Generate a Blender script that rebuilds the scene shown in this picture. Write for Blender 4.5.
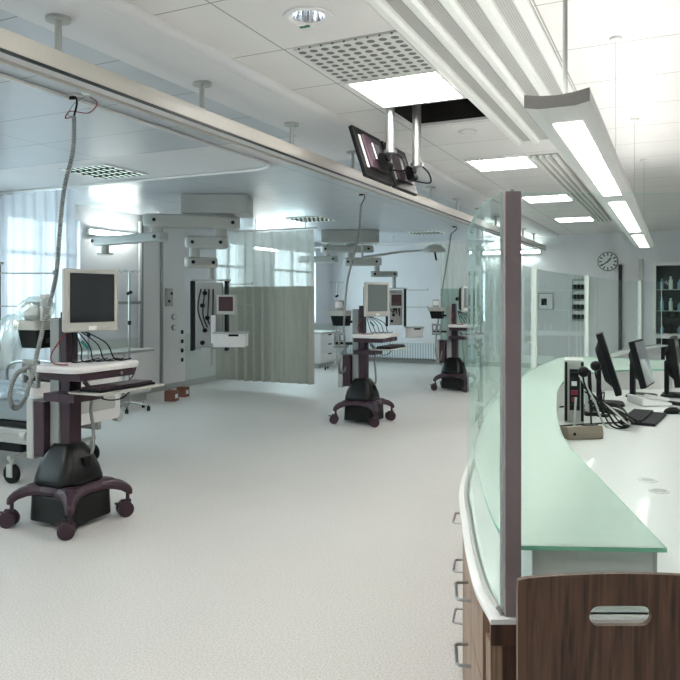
import bpy, bmesh, math, random
from mathutils import Vector, Matrix, noise
random.seed(7)
for o in list(bpy.data.objects): bpy.data.objects.remove(o)
S = bpy.context.scene
COL = S.collection
TH = math.radians(25.42)

# ---------------------------------------------------------------- camera / world / exposure
cd = bpy.data.cameras.new('camera'); cam = bpy.data.objects.new('camera', cd); COL.objects.link(cam)
cam.location = (0, 0, 1.45); cam.rotation_euler = (math.pi/2, 0, TH)
cd.sensor_width = 36; cd.lens = 707/680*36; cd.shift_y = -42/680; cd.clip_start = .02; cd.clip_end = 200
S.camera = cam
W = bpy.data.worlds.new('world'); S.world = W; W.use_nodes = True
bgn = W.node_tree.nodes['Background']
bgn.inputs['Color'].default_value = (.80, .90, 1, 1); bgn.inputs['Strength'].default_value = 4.2
def portal(name, loc, rot, sx, sy):
    l = bpy.data.lights.new(name, 'AREA'); l.shape = 'RECTANGLE'; l.size = sx; l.size_y = sy; l.cycles.is_portal = True
    o = bpy.data.objects.new(name, l); COL.objects.link(o); o.location = loc; o.rotation_euler = rot
WINS = [(-1.2, 1.2), (2.6, 4.9), (6.0, 7.15), (10.3, 11.35), (12.3, 14.1)]
for a, b in WINS: portal('daylight', (-7.32, (a+b)/2, 1.7), (0, -math.pi/2, 0), 1.6, b-a)
S.view_settings.view_transform = 'Standard'; S.view_settings.look = 'None'
S.view_settings.gamma = 1; S.view_settings.use_curve_mapping = False
S.view_settings.exposure = 0.82
EM_PANEL, EM_DESK, EM_UP, EM_WALL = 19.0, 3.6, 11.0, 26.0

# ---------------------------------------------------------------- helpers
def lin(h):
    h = h.lstrip('#'); v = [int(h[i:i+2], 16)/255 for i in (0, 2, 4)]
    return tuple(c/12.92 if c <= .04045 else ((c+.055)/1.055)**2.4 for c in v) + (1,)
def mat(name, col, rough=.5, metal=0, emit=0, spec=.5, coat=0, bump=0, bscale=60, alpha=None, trans=0):
    m = bpy.data.materials.new(name); m.use_nodes = True; nt = m.node_tree
    p = nt.nodes['Principled BSDF']; c = lin(col) if isinstance(col, str) else col
    p.inputs['Base Color'].default_value = c; p.inputs['Roughness'].default_value = rough
    p.inputs['Metallic'].default_value = metal; p.inputs['Specular IOR Level'].default_value = spec
    p.inputs['Coat Weight'].default_value = coat
    if emit:
        p.inputs['Emission Color'].default_value = c; p.inputs['Emission Strength'].default_value = emit
    # faint procedural variation of tone and gloss
    tc = nt.nodes.new('ShaderNodeTexCoord'); n = nt.nodes.new('ShaderNodeTexNoise'); n.inputs['Scale'].default_value = bscale
    nt.links.new(tc.outputs['Object'], n.inputs['Vector'])
    if not emit:
        mx = nt.nodes.new('ShaderNodeMix'); mx.data_type = 'RGBA'
        mx.inputs['A'].default_value = tuple(x*.95 for x in c[:3])+(1,); mx.inputs['B'].default_value = tuple(min(1, x*1.04) for x in c[:3])+(1,)
        nt.links.new(n.outputs['Fac'], mx.inputs['Factor']); nt.links.new(mx.outputs['Result'], p.inputs['Base Color'])
    if bump:
        b = nt.nodes.new('ShaderNodeBump'); b.inputs['Strength'].default_value = bump; b.inputs['Distance'].default_value = .002
        nt.links.new(n.outputs['Fac'], b.inputs['Height']); nt.links.new(b.outputs['Normal'], p.inputs['Normal'])
    return m
def glassmat(name, tint, refl=.05, rough=0.0):
    m = bpy.data.materials.new(name); m.use_nodes = True; nt = m.node_tree; nt.nodes.clear()
    out = nt.nodes.new('ShaderNodeOutputMaterial'); t = nt.nodes.new('ShaderNodeBsdfTransparent'); t.inputs[0].default_value = tint
    g = nt.nodes.new('ShaderNodeBsdfGlossy'); g.inputs['Roughness'].default_value = rough; g.inputs['Color'].default_value = (.9, 1, .96, 1)
    lw = nt.nodes.new('ShaderNodeLayerWeight'); lw.inputs['Blend'].default_value = .5
    pw = nt.nodes.new('ShaderNodeMath'); pw.operation = 'POWER'; pw.inputs[1].default_value = 4.5
    ml = nt.nodes.new('ShaderNodeMath'); ml.operation = 'MULTIPLY_ADD'; ml.inputs[1].default_value = .55; ml.inputs[2].default_value = refl
    ge = nt.nodes.new('ShaderNodeNewGeometry'); sb = nt.nodes.new('ShaderNodeMath'); sb.operation = 'SUBTRACT'; sb.inputs[0].default_value = 1
    mm = nt.nodes.new('ShaderNodeMath'); mm.operation = 'MULTIPLY'; mx = nt.nodes.new('ShaderNodeMixShader')
    L = nt.links.new
    L(lw.outputs['Facing'], pw.inputs[0]); L(pw.outputs[0], ml.inputs[0]); L(ge.outputs['Backfacing'], sb.inputs[1])
    L(ml.outputs[0], mm.inputs[0]); L(sb.outputs[0], mm.inputs[1]); L(mm.outputs[0], mx.inputs[0])
    L(t.outputs[0], mx.inputs[1]); L(g.outputs[0], mx.inputs[2]); L(mx.outputs[0], out.inputs[0])
    return m
def clothmat(name, col, transp, transl=.5):
    m = bpy.data.materials.new(name); m.use_nodes = True; nt = m.node_tree; nt.nodes.clear(); L = nt.links.new
    out = nt.nodes.new('ShaderNodeOutputMaterial'); t = nt.nodes.new('ShaderNodeBsdfTransparent')
    d = nt.nodes.new('ShaderNodeBsdfDiffuse'); d.inputs[0].default_value = lin(col)
    tl = nt.nodes.new('ShaderNodeBsdfTranslucent'); tl.inputs[0].default_value = lin(col)
    a = nt.nodes.new('ShaderNodeMixShader'); a.inputs[0].default_value = transl
    b = nt.nodes.new('ShaderNodeMixShader'); b.inputs[0].default_value = transp
    L(d.outputs[0], a.inputs[1]); L(tl.outputs[0], a.inputs[2]); L(a.outputs[0], b.inputs[1]); L(t.outputs[0], b.inputs[2]); L(b.outputs[0], out.inputs[0])
    return m
def linemat(name, col, linecol, px, py, ox=0, oy=0, w=.004, rough=.5, spec=.4):
    """panels with thin joints on a world-aligned grid"""
    m = mat(name, col, rough, spec=spec, bscale=3); nt = m.node_tree; L = nt.links.new
    p = nt.nodes['Principled BSDF']; tc = nt.nodes.new('ShaderNodeTexCoord'); sp = nt.nodes.new('ShaderNodeSeparateXYZ')
    L(tc.outputs['Object'], sp.inputs[0])
    outs = []
    for ax, per, off in (('X', px, ox), ('Y', py, oy)):
        if not per: continue
        a = nt.nodes.new('ShaderNodeMath'); a.operation = 'SUBTRACT'; a.inputs[1].default_value = off; L(sp.outputs[ax], a.inputs[0])
        q = nt.nodes.new('ShaderNodeMath'); q.operation = 'PINGPONG'; q.inputs[1].default_value = per/2; L(a.outputs[0], q.inputs[0])
        c = nt.nodes.new('ShaderNodeMath'); c.operation = 'LESS_THAN'; c.inputs[1].default_value = w; L(q.outputs[0], c.inputs[0]); outs.append(c)
    o = outs[0]
    if len(outs) == 2:
        o = nt.nodes.new('ShaderNodeMath'); o.operation = 'MAXIMUM'; L(outs[0].outputs[0], o.inputs[0]); L(outs[1].outputs[0], o.inputs[1])
    mx = nt.nodes.new('ShaderNodeMix'); mx.data_type = 'RGBA'; mx.inputs['B'].default_value = lin(linecol)
    src = p.inputs['Base Color'].links[0].from_socket
    L(src, mx.inputs['A']); L(o.outputs[0], mx.inputs['Factor']); L(mx.outputs['Result'], p.inputs['Base Color'])
    return m
def dotmat(name, col, dot, per, r, per2=None):
    m = mat(name, col, .5, bscale=3); nt = m.node_tree; L = nt.links.new; p = nt.nodes['Principled BSDF']
    tc = nt.nodes.new('ShaderNodeTexCoord'); sp = nt.nodes.new('ShaderNodeSeparateXYZ'); L(tc.outputs['Object'], sp.inputs[0]); sq = []
    for ax in 'XY':
        q = nt.nodes.new('ShaderNodeMath'); q.operation = 'PINGPONG'; q.inputs[1].default_value = per/2; L(sp.outputs[ax], q.inputs[0])
        z = nt.nodes.new('ShaderNodeMath'); z.operation = 'POWER'; z.inputs[1].default_value = 2; L(q.outputs[0], z.inputs[0]); sq.append(z)
    a = nt.nodes.new('ShaderNodeMath'); L(sq[0].outputs[0], a.inputs[0]); L(sq[1].outputs[0], a.inputs[1])
    c = nt.nodes.new('ShaderNodeMath'); c.operation = 'LESS_THAN'; c.inputs[1].default_value = r*r; L(a.outputs[0], c.inputs[0])
    mx = nt.nodes.new('ShaderNodeMix'); mx.data_type = 'RGBA'; mx.inputs['B'].default_value = lin(dot)
    L(p.inputs['Base Color'].links[0].from_socket, mx.inputs['A']); L(c.outputs[0], mx.inputs['Factor']); L(mx.outputs['Result'], p.inputs['Base Color'])
    return m
def woodmat(name, c1, c2, axis='Z', rough=.4):
    m = bpy.data.materials.new(name); m.use_nodes = True; nt = m.node_tree; L = nt.links.new; p = nt.nodes['Principled BSDF']
    tc = nt.nodes.new('ShaderNodeTexCoord'); mp = nt.nodes.new('ShaderNodeMapping')
    mp.inputs['Scale'].default_value = {'Z': (1, 1, .045), 'X': (.045, 1, 1), 'Y': (1, .045, 1)}[axis]
    n = nt.nodes.new('ShaderNodeTexNoise'); n.inputs['Scale'].default_value = 75; n.inputs['Detail'].default_value = 5; n.inputs['Distortion'].default_value = .6
    n2 = nt.nodes.new('ShaderNodeTexNoise'); n2.inputs['Scale'].default_value = 14; n2.inputs['Detail'].default_value = 2
    ad = nt.nodes.new('ShaderNodeMath'); ad.operation = 'MULTIPLY_ADD'; ad.inputs[1].default_value = .45
    cr = nt.nodes.new('ShaderNodeValToRGB'); cr.color_ramp.elements[0].position = .52; cr.color_ramp.elements[1].position = .86
    cr.color_ramp.elements[0].color = lin(c1); cr.color_ramp.elements[1].color = lin(c2)
    L(tc.outputs['Object'], mp.inputs[0]); L(mp.outputs[0], n.inputs['Vector']); L(mp.outputs[0], n2.inputs['Vector'])
    L(n2.outputs['Fac'], ad.inputs[0]); L(n.outputs['Fac'], ad.inputs[2]); L(ad.outputs[0], cr.inputs[0]); L(cr.outputs[0], p.inputs['Base Color'])
    p.inputs['Roughness'].default_value = rough; return m

def mintmat(name):
    m = mat(name, 'd9e7df', .3); nt = m.node_tree; L = nt.links.new; p = nt.nodes['Principled BSDF']; out = nt.nodes['Material Output']
    t = nt.nodes.new('ShaderNodeBsdfTransparent'); t.inputs[0].default_value = (.93, .985, .955, 1)
    mx = nt.nodes.new('ShaderNodeMixShader'); mx.inputs[0].default_value = .6
    L(p.outputs[0], mx.inputs[1]); L(t.outputs[0], mx.inputs[2]); L(mx.outputs[0], out.inputs[0]); return m
def floor_mat():
    m = mat('vinyl_floor', 'd6d5d1', .42, spec=.3, bscale=1.2); nt = m.node_tree; L = nt.links.new; p = nt.nodes['Principled BSDF']
    tc = nt.nodes.new('ShaderNodeTexCoord'); n = nt.nodes.new('ShaderNodeTexNoise'); n.inputs['Scale'].default_value = 130; n.inputs['Detail'].default_value = 3
    L(tc.outputs['Object'], n.inputs['Vector']); cr = nt.nodes.new('ShaderNodeValToRGB')
    cr.color_ramp.elements[0].position = .36; cr.color_ramp.elements[0].color = (.74, .74, .74, 1)
    cr.color_ramp.elements[1].position = .62; cr.color_ramp.elements[1].color = (1.0, 1.0, 1.0, 1)
    mx = nt.nodes.new('ShaderNodeMix'); mx.data_type = 'RGBA'; mx.blend_type = 'MULTIPLY'; mx.inputs['Factor'].default_value = 1
    L(n.outputs['Fac'], cr.inputs[0]); L(p.inputs['Base Color'].links[0].from_socket, mx.inputs['A']); L(cr.outputs[0], mx.inputs['B']); L(mx.outputs['Result'], p.inputs['Base Color'])
    return m
def screenmat(name, c1, c2):
    m = mat(name, c1, .12, spec=.5); return m

M = dict(
  floor=floor_mat(), white=mat('white_paint', 'e4e3e2', .5), wall=mat('wall_paint', 'e0e1e4', .6, bscale=2), dado=mat('dado_panel', 'c9d1cb', .4, bscale=2),
  rail=mat('cream_rail', 'bcbab2', .35), groove=mat('dark_groove', '20282a', .5), ceil=linemat('metal_tile', 'e3e1df', '9c9a98', 1.28, .64, -1.84, 2.55, .004),
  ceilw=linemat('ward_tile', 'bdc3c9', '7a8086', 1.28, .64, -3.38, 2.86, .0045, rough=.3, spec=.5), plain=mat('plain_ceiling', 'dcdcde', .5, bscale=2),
  perf=dotmat('perforated_tile', 'd6d7d4', '686764', .064, .021), grille=dotmat('perforated_grille', 'b9bab7', '8a8b88', .012, .0035),
  chrome=mat('chrome', 'd8dadc', .12, 1), steel=mat('brushed_steel', 'a9abac', .3, 1), alu=mat('aluminium', 'a8aaa8', .35, .8),
  plum=mat('plum_plastic', '3f2f38', .42, spec=.3), black=mat('black_plastic', '0b0c0d', .5, spec=.2), green_black=mat('dark_green_plastic', '0c0f0e', .32, spec=.3, bump=.2, bscale=300),
  beige=mat('beige_plastic', 'bcbdb6', .42), lgrey=mat('light_grey_plastic', 'b3b6b2', .45), dgrey=mat('dark_grey', '242527', .55, spec=.2), hose=mat('hose_grey', '8f9492', .5),
  screen=mat('dark_screen', '25282a', .12), screen_red=mat('dark_red_screen', '4b3035', .15), screen_grey=mat('grey_screen', '6d7876', .15),
  glass=glassmat('clear_glass', (.95, .985, .975, 1), .015), gedge=mat('green_glass_edge', 'cfe6de', .3), gsheet=glassmat('shelf_glass', (.9, .97, .95, 1), .05),
  mint=mintmat('frosted_mint_glass'), mintedge=mat('mint_glass_edge', '86cdae', .15),
  post=mat('mauve_post', '877a7e', .45), chairwood=woodmat('walnut', '2f2018', '644837', 'Z', .42), cabwood=woodmat('oak_brown', '6b5445', '9b8069', 'Z', .45),
  darkwood=woodmat('dark_wood', '38231a', '5b4033', 'Z', .45), desk=mat('white_laminate', 'ebedec', .3, coat=.2), 
  lamp_on=mat('lamp_diffuser', (1, .955, .915, 1), .5, emit=EM_PANEL), desk_on=mat('desk_lamp_diffuser', (1, .98, .95, 1), .5, emit=EM_DESK), up_on=mat('uplight', (1, .975, .94, 1), .5, emit=EM_UP),
  wall_on=mat('wall_light_tube', (.94, 1, .95, 1), .5, emit=EM_WALL), dim=mat('louvre_dim', (.75, .95, .85, 1), .5, emit=.6),
  sheer=clothmat('sheer_curtain', 'dfe4e0', .10, .5), sheerblue=clothmat('white_sheer', 'e9edf4', .08, .6), cloth=clothmat('green_curtain', 'b3b4aa', 0, .22),
  tealcloth=clothmat('teal_curtain', 'a3b9b1', 0, .22), foil=mat('foil', 'c8d4da', .25, .6, bump=1, bscale=25), bag=glassmat('plastic_bag', (.86, .89, .88, 1), .35, .25), red=mat('red_cable', '8a2433', .5), teal=mat('teal_plug', '2f8f8a', .4),
  card=mat('cardboard', '7a5040', .8), radi=linemat('radiator_ribs', 'd6dee2', '96a4aa', .06, 0, 0, 0, .008), brown=mat('taupe_plastic', '8b8173', .5), blue=mat('blue_plastic', '3f7fb3', .4),
  clockface=mat('clock_face', 'dfe6e6', .4), void=mat('ceiling_void', '1a1512', .9), bluewin=mat('bottle_blue', '7fa4c4', .3), rib=mat('white_rib', 'eceeea', .4), green=mat('green_label', '2c7a5c', .5),
  taupecap=mat('grey_end_cap', '8b8886', .45), pic=mat('label_white', 'eceeee', .5), facade=mat('brick_facade', 'b9a09a', .8), mattress=mat('mattress', '8c979c', .7))

class MB:
    def __init__(s): s.b = bmesh.new(); s.mi = 0
    def _f(s, vs):
        try:
            f = s.b.faces.new(vs); f.material_index = s.mi; return f
        except ValueError: return None
    def box(s, x0, x1, y0, y1, z0, z1, T=None):
        c = [(x, y, z) for x in (x0, x1) for y in (y0, y1) for z in (z0, z1)]
        v = [s.b.verts.new(T @ Vector(p) if T else p) for p in c]
        for q in ((0, 1, 3, 2), (4, 6, 7, 5), (0, 4, 5, 1), (2, 3, 7, 6), (0, 2, 6, 4), (1, 5, 7, 3)): s._f([v[i] for i in q])
        return s
    def cyl(s, p0, p1, r, n=16, r1=None): return s.tube([p0, p1], r, n, radii=[r, r if r1 is None else r1])
    def tube(s, pts, r, n=10, radii=None):
        P = [Vector(p) for p in pts]; rings = []; up = None
        for i, p in enumerate(P):
            t = (P[min(i+1, len(P)-1)]-P[max(i-1, 0)]).normalized()
            if up is None: up = Vector((0, 0, 1)) if abs(t.z) < .9 else Vector((1, 0, 0))
            a = (up - t*up.dot(t))
            if a.length < 1e-4: a = Vector((0, 1, 0))-t*t.y
            a.normalize(); up = a; b = t.cross(a); rr = radii[i] if radii else r
            rings.append([s.b.verts.new(p + (a*math.cos(2*math.pi*k/n)+b*math.sin(2*math.pi*k/n))*rr) for k in range(n)])
        for A, B in zip(rings, rings[1:]):
            for k in range(n): s._f([A[k], A[(k+1) % n], B[(k+1) % n], B[k]])
        s._f(rings[0][::-1]); s._f(rings[-1]); return s
    def prism(s, poly, z0, z1, T=None, edge=None):
        f = lambda x, y, z: s.b.verts.new(T @ Vector((x, y, z)) if T else (x, y, z))
        A = [f(x, y, z0) for x, y in poly]; B = [f(x, y, z1) for x, y in poly]; n = len(poly)
        s._f(A[::-1]); s._f(B); o = s.mi
        if edge is not None: s.mi = edge
        for i in range(n): s._f([A[i], A[(i+1) % n], B[(i+1) % n], B[i]])
        s.mi = o; return s
    def loft(s, rings, T=None):
        R = [[s.b.verts.new(T @ Vector(p) if T else p) for p in r] for r in rings]; n = len(R[0])
        for A, B in zip(R, R[1:]):
            for k in range(n): s._f([A[k], A[(k+1) % n], B[(k+1) % n], B[k]])
        s._f(R[0][::-1]); s._f(R[-1]); return s
    def strip(s, A, B):
        a = [s.b.verts.new(p) for p in A]; b = [s.b.verts.new(p) for p in B]
        for i in range(len(a)-1): s._f([a[i], a[i+1], b[i+1], b[i]])
        return s
    def build(s, name, m, parent=None, loc=(0, 0, 0), rot=(0, 0, 0), bevel=0, smooth=False, sub=0, seg=2):
        bmesh.ops.recalc_face_normals(s.b, faces=s.b.faces)
        me = bpy.data.meshes.new(name); s.b.to_mesh(me); s.b.free()
        for x in (m if isinstance(m, (list, tuple)) else [m]): me.materials.append(M[x])
        o = bpy.data.objects.new(name, me); COL.objects.link(o); o.location = loc; o.rotation_euler = rot; o.parent = parent
        if smooth:
            for p in me.polygons: p.use_smooth = True
        if bevel:
            md = o.modifiers.new('bevel', 'BEVEL'); md.width = bevel; md.segments = seg; md.limit_method = 'ANGLE'; md.angle_limit = .6
            md.harden_normals = False
            for p in me.polygons: p.use_smooth = False
        if sub:
            md = o.modifiers.new('sub', 'SUBSURF'); md.levels = sub; md.render_levels = sub
        return o
def tag(o, label=None, cat=None, group=None, kind=None):
    if label: o['label'] = label
    if cat: o['category'] = cat
    if group: o['group'] = group
    if kind: o['kind'] = kind
    return o
def empty(name, loc, rz=0, label=None, cat=None, group=None):
    o = bpy.data.objects.new(name, None); COL.objects.link(o); o.location = loc; o.rotation_euler = (0, 0, rz); o.empty_display_size = .1
    return tag(o, label, cat, group)
def struct(o): o['kind'] = 'structure'; return o
def copy_tree(o, parent=None):
    c = o.copy(); COL.objects.link(c); c.parent = parent
    for ch in [x for x in COL.objects if x.parent == o]: copy_tree(ch, c)
    return c
def rrect(hx, hy, r, n=5, cx=0, cy=0):
    pts = []
    for sx, sy, a0 in ((1, 1, 0), (-1, 1, 90), (-1, -1, 180), (1, -1, 270)):
        for i in range(n+1):
            a = math.radians(a0+90*i/n); pts.append((cx+sx*(hx-r)+r*math.cos(a), cy+sy*(hy-r)+r*math.sin(a)))
    return pts
def crom(pts, n=8):
    P = [Vector(p) for p in pts]; out = []
    for i in range(len(P)-1):
        a, b, c, d = P[max(i-1, 0)], P[i], P[i+1], P[min(i+2, len(P)-1)]
        for k in range(n):
            t = k/n; out.append(.5*((2*b)+(c-a)*t+(2*a-5*b+4*c-d)*t*t+(3*b-a-3*c+d)*t**3))
    out.append(P[-1]); return out
def loc_rd(r, d, z=0): # a point r to the right and d ahead along the camera's floor directions
    return (r*math.cos(TH)-d*math.sin(TH), r*math.sin(TH)+d*math.cos(TH), z)
FT = Matrix.Identity(4)

# ---------------------------------------------------------------- the setting
XL, XR, YN, YF = -7.3, 5.0, -3.0, 14.9
struct(MB().box(XL-.1, XR+.1, YN-.1, YF+.1, -.1, 0).build('floor', 'floor'))
# left wall with its windows
w = MB(); ys = [YN] + [v for ab in WINS for v in ab] + [YF]
w.mi = 0
for i in range(0, len(ys), 2): w.box(XL-.25, XL, ys[i], ys[i+1], 0, 2.8)
for a, b in WINS: w.box(XL-.25, XL, a, b, 0, .9); w.box(XL-.25, XL, a, b, 2.5, 2.8)
struct(w.build('wall_left', 'wall'))
struct(MB().box(XL, XR+.1, YF, YF+.1, 0, 2.9).build('wall_back', 'wall'))
struct(MB().box(XR, XR+.1, YN, YF, 0, 2.9).build('wall_right', 'wall'))
struct(MB().box(XL-.1, XR+.1, YN-.1, YN, 0, 2.9).build('wall_front', 'wall'))
for i, (a, b) in enumerate(WINS):
    e = empty('window_%d' % (i+1), (XL-.12, (a+b)/2, .9)); struct(e); h = (b-a)/2
    f = MB()
    f.box(-.03, .03, -h, h, 0, .05); f.box(-.03, .03, -h, h, 1.55, 1.6); f.box(-.03, .03, -h, -h+.05, .05, 1.55); f.box(-.03, .03, h-.05, h, .05, 1.55)
    f.box(-.03, .03, -.03, .03, .05, 1.55); f.box(-.03, .03, -h, h, 1.1, 1.15)
    f.build('window_frame', 'white', e)
    MB().box(-.004, .004, -h+.05, h-.05, .05, 1.55).build('pane', 'gsheet', e)
    MB().box(-.02, .17, -h, h, -.03, 0).build('window_sill', 'white', e)
struct(MB().box(XL, XL+.02, YN, YF, .1, .86).build('trim_1', 'dado'))
struct(MB().box(XL+.02, XL+.035, YN, YF, 0, .1).build('baseboard_left', 'lgrey'))
struct(MB().box(XL+.04, XR, YF-.015, YF, 0, .1).build('baseboard_back', 'lgrey'))
# ceilings: the lower ward ceiling, its plain band, and the corridor / desk ceiling with one open panel
struct(MB().box(XL, -2.641, YN, 4.8, 2.7, 2.8).build('ceiling', 'ceilw'))
struct(MB().box(-2.64, -2.241, YN, YF, 2.7, 2.8).build('ceiling', 'plain'))
struct(MB().box(XL, -2.641, 4.8, 5.8, 2.7, 2.8).build('ceiling', 'plain'))
struct(MB().box(XL, -2.641, 5.8, YF, 2.7, 2.8).build('ceiling', 'ceilw'))
c = MB(); HX0, HX1, HY0, HY1 = -1.79, -1.21, 4.48, 5.06
DX, DY, DR = -1.52, 2.86, .076
c.box(-2.151, HX0, YN, YF, 2.74, 2.76); c.box(HX1, XR, YN, YF, 2.74, 2.76)
c.box(HX0, HX1, YN, DY-DR, 2.74, 2.76); c.box(HX0, DX-DR, DY-DR, DY+DR, 2.74, 2.76); c.box(DX+DR, HX1, DY-DR, DY+DR, 2.74, 2.76); c.box(HX0, HX1, DY+DR, HY0, 2.74, 2.76); c.box(HX0, HX1, HY1, YF, 2.74, 2.76)
struct(c.build('ceiling', 'ceil'))
cv = MB()  # rounded step between the two ceilings
prof = [(-2.24, 2.70), (-2.20, 2.70)] + [(-2.20+.05*math.sin(a), 2.74-.04*math.cos(a)) for a in [i*math.pi/12 for i in range(7)]] + [(-2.15, 2.8), (-2.24, 2.8)]
T = Matrix(((1, 0, 0, 0), (0, 0, 1, 0), (0, 1, 0, 0), (0, 0, 0, 1)))
cv.prism(prof, YN, YF, T); struct(cv.build('trim_2', 'plain', smooth=False))
v = MB(); z1 = 3.35
v.box(HX0-.02, HX0, HY0-.3, HY1, 2.762, z1); v.box(HX1, HX1+.02, HY0-.3, HY1, 2.762, z1); v.box(HX0, HX1, HY1, HY1+.02, 2.762, z1); v.box(HX0, HX1, HY0-.32, HY0-.3, 2.762, z1); v.box(HX0-.02, HX1+.02, HY0-.32, HY1+.02, z1, z1+.02)
struct(v.build('trim_3', 'void'))
# service slab on the left wall
e = empty('wall_service_panel', (XL+.021, 8.8, .1), 0, 'tall white wall service panel with metal edge strips behind the ceiling pendant', 'wall panel')
MB().box(0, .05, -.53, .53, 0, 2.5).build('panel', 'white', e, bevel=.004)
for y in (-.53, -.08): MB().box(.05, .085, y-.02, y+.02, 0, 2.5).build('edge_strip', 'alu', e)
MB().box(.06, .075, -1.15, -.55, 1.26, 1.30).box(0, .06, -1.1, -1.07, 1.27, 1.29).box(0, .06, -.65, -.62, 1.27, 1.29).build('equipment_rail', 'alu', e)
b = MB().box(.05, .10, .02, .16, 1.22, 1.50).build('socket_box', 'lgrey', e, bevel=.005)
MB().cyl((.10, .06, 1.30), (.112, .06, 1.30), .022).cyl((.10, .12, 1.42), (.112, .12, 1.42), .022).build('socket', 'dgrey', b)
for z in (1.05, .88):
    g = MB().cyl((.05, .22, z), (.085, .22, z), .045, 20).build('gauge', 'steel', e); MB().cyl((.085, .22, z), (.088, .22, z), .036, 20).build('gauge_face', 'clockface', g)
for z in (.35, .5, .65, .8): MB().box(.05, .07, .42, .46, z-.03, z+.03).build('outlet', 'dgrey', e)

# ---------------------------------------------------------------- ceiling rail and its hangers
rl = empty('curtain_rail_beam', (-2.46, 6, 2.43), 0, 'long cream ceiling beam hung on short rods between ward and corridor', 'ceiling beam')
LB = (YN-6+.05, YF-6-.02)
MB().box(-.055, .055, LB[0], LB[1], .008, .09).build('beam', 'rail', rl, bevel=.004)
MB().box(-.055, -.035, LB[0], LB[1], -.012, .008).build('lower_flange', 'rail', rl)
MB().box(.04, .052, LB[0], LB[1], -.004, .008).build('groove', 'groove', rl)
MB().box(-.035, .04, LB[0], LB[1], .002, .008).build('underside', 'plain', rl)
y = .19-1.06*2
while y < 14.8:
    r = MB().cyl((-.03, y-6+.0, .088), (-.03, y-6, .262), .016, 12).cyl((-.03, y-6, .256), (-.03, y-6, .27), .055, 20)
    r.box(-.05, .03, y-6-.02, y-6+.02, .088, .097)
    r.build('hanger_rod', 'lgrey', rl, smooth=False); y += 1.06
# cubicle curtain track with rounded corner
def curtain_track(name, pts, label):
    o = MB().tube(pts, .014, 8).build(name, 'white'); return tag(o, label, 'curtain track', 'curtain tracks on the ward ceiling')
def arc(cx, cy, r, a0, a1, z, n=8): return [(cx+r*math.cos(math.radians(a0+(a1-a0)*i/n)), cy+r*math.sin(math.radians(a0+(a1-a0)*i/n)), z) for i in range(n+1)]
curtain_track('curtain_track', [(-3.38, -2.9, 2.685)] + arc(-3.68, 5.5, .3, 0, 90, 2.685) + [(-7.28, 5.8, 2.685)], 'white curtain track on the ceiling turning a rounded corner above the nearest bay')
def hung_track(y, x1, label):
    e = empty('curtain_track', (-7.28, y, 2.51), 0, label, 'curtain track', 'hung curtain tracks')
    MB().tube([(0, 0, 0), (x1+7.28, 0, 0)], .013, 8).build('track', 'white', e)
    for k in range(3):
        x = .4+k*(x1+7.28-.6)/2; MB().cyl((x, 0, 0), (x, 0, .19), .006, 8).build('rod', 'white', e)
hung_track(9.5, -4.9, 'hung white curtain track carrying the two-tone green curtain beside the middle bay')
hung_track(13.2, -3.1, 'hung white curtain track carrying the far teal curtain')

# ---------------------------------------------------------------- curtains
def curtain(name, x0, x1, y, top, split, bottom, label, fold=.13, amp=.05, upper='sheer', lower='cloth', seed=0):
    e = empty(name, ((x0+x1)/2, y, bottom), 0, label, 'curtain'); random.seed(seed)
    n = int((x1-x0)/.012); cx = (x0+x1)/2; ph = [random.uniform(-.8, .8) for _ in range(200)]
    def px(i, z):
        x = x0+(x1-x0)*i/n; k = (x-x0)/fold; a = amp*(.6+.4*math.sin(k*.7+seed)); g = 1 if z < split else .85
        return (x-cx, g*a*math.sin(2*math.pi*k+ph[int(k) % 200]*.5*math.sin(k)), z-bottom)
    zs = [bottom, bottom+.4, (bottom+split)/2, split-.06, split]
    m = MB()
    for a, b in zip(zs, zs[1:]): m.strip([px(i, a) for i in range(n+1)], [px(i, b) for i in range(n+1)])
    if lower: m.build('lower_curtain', lower, e, smooth=True)
    else: m.b.free()
    m = MB(); zz = [split if lower else bottom, (split+top)/2, top]
    for a, b in zip(zz, zz[1:]): m.strip([px(i, a) for i in range(n+1)], [px(i, b) for i in range(n+1)])
    m.build('upper_curtain' if lower else 'curtain_cloth', upper, e, smooth=True)
    if lower:
        MB().tube([px(i, bottom+.012) for i in range(0, n+1)], .008, 5).build('hem', lower, e)
    else: MB().tube([px(i, bottom+.01) for i in range(0, n+1)], .006, 5).build('hem', upper, e)
curtain('cubicle_curtain', -7.22, -6.02, 5.8, 2.66, 1.6, .25, 'white sheer curtain bunched at the left edge in front of the bright window', .17, .06, 'sheerblue', None, 3)
curtain('cubicle_curtain', -6.75, -4.97, 9.5, 2.49, 1.63, .14, 'grey-green curtain with sheer upper half hanging behind the middle ceiling pendant', .16, .075, seed=5)
curtain('cubicle_curtain', -4.12, -3.3, 13.2, 2.49, 1.63, .14, 'far teal-green curtain with sheer top hanging behind the farthest cart', .12, .05, lower='tealcloth', seed=9)

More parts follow.
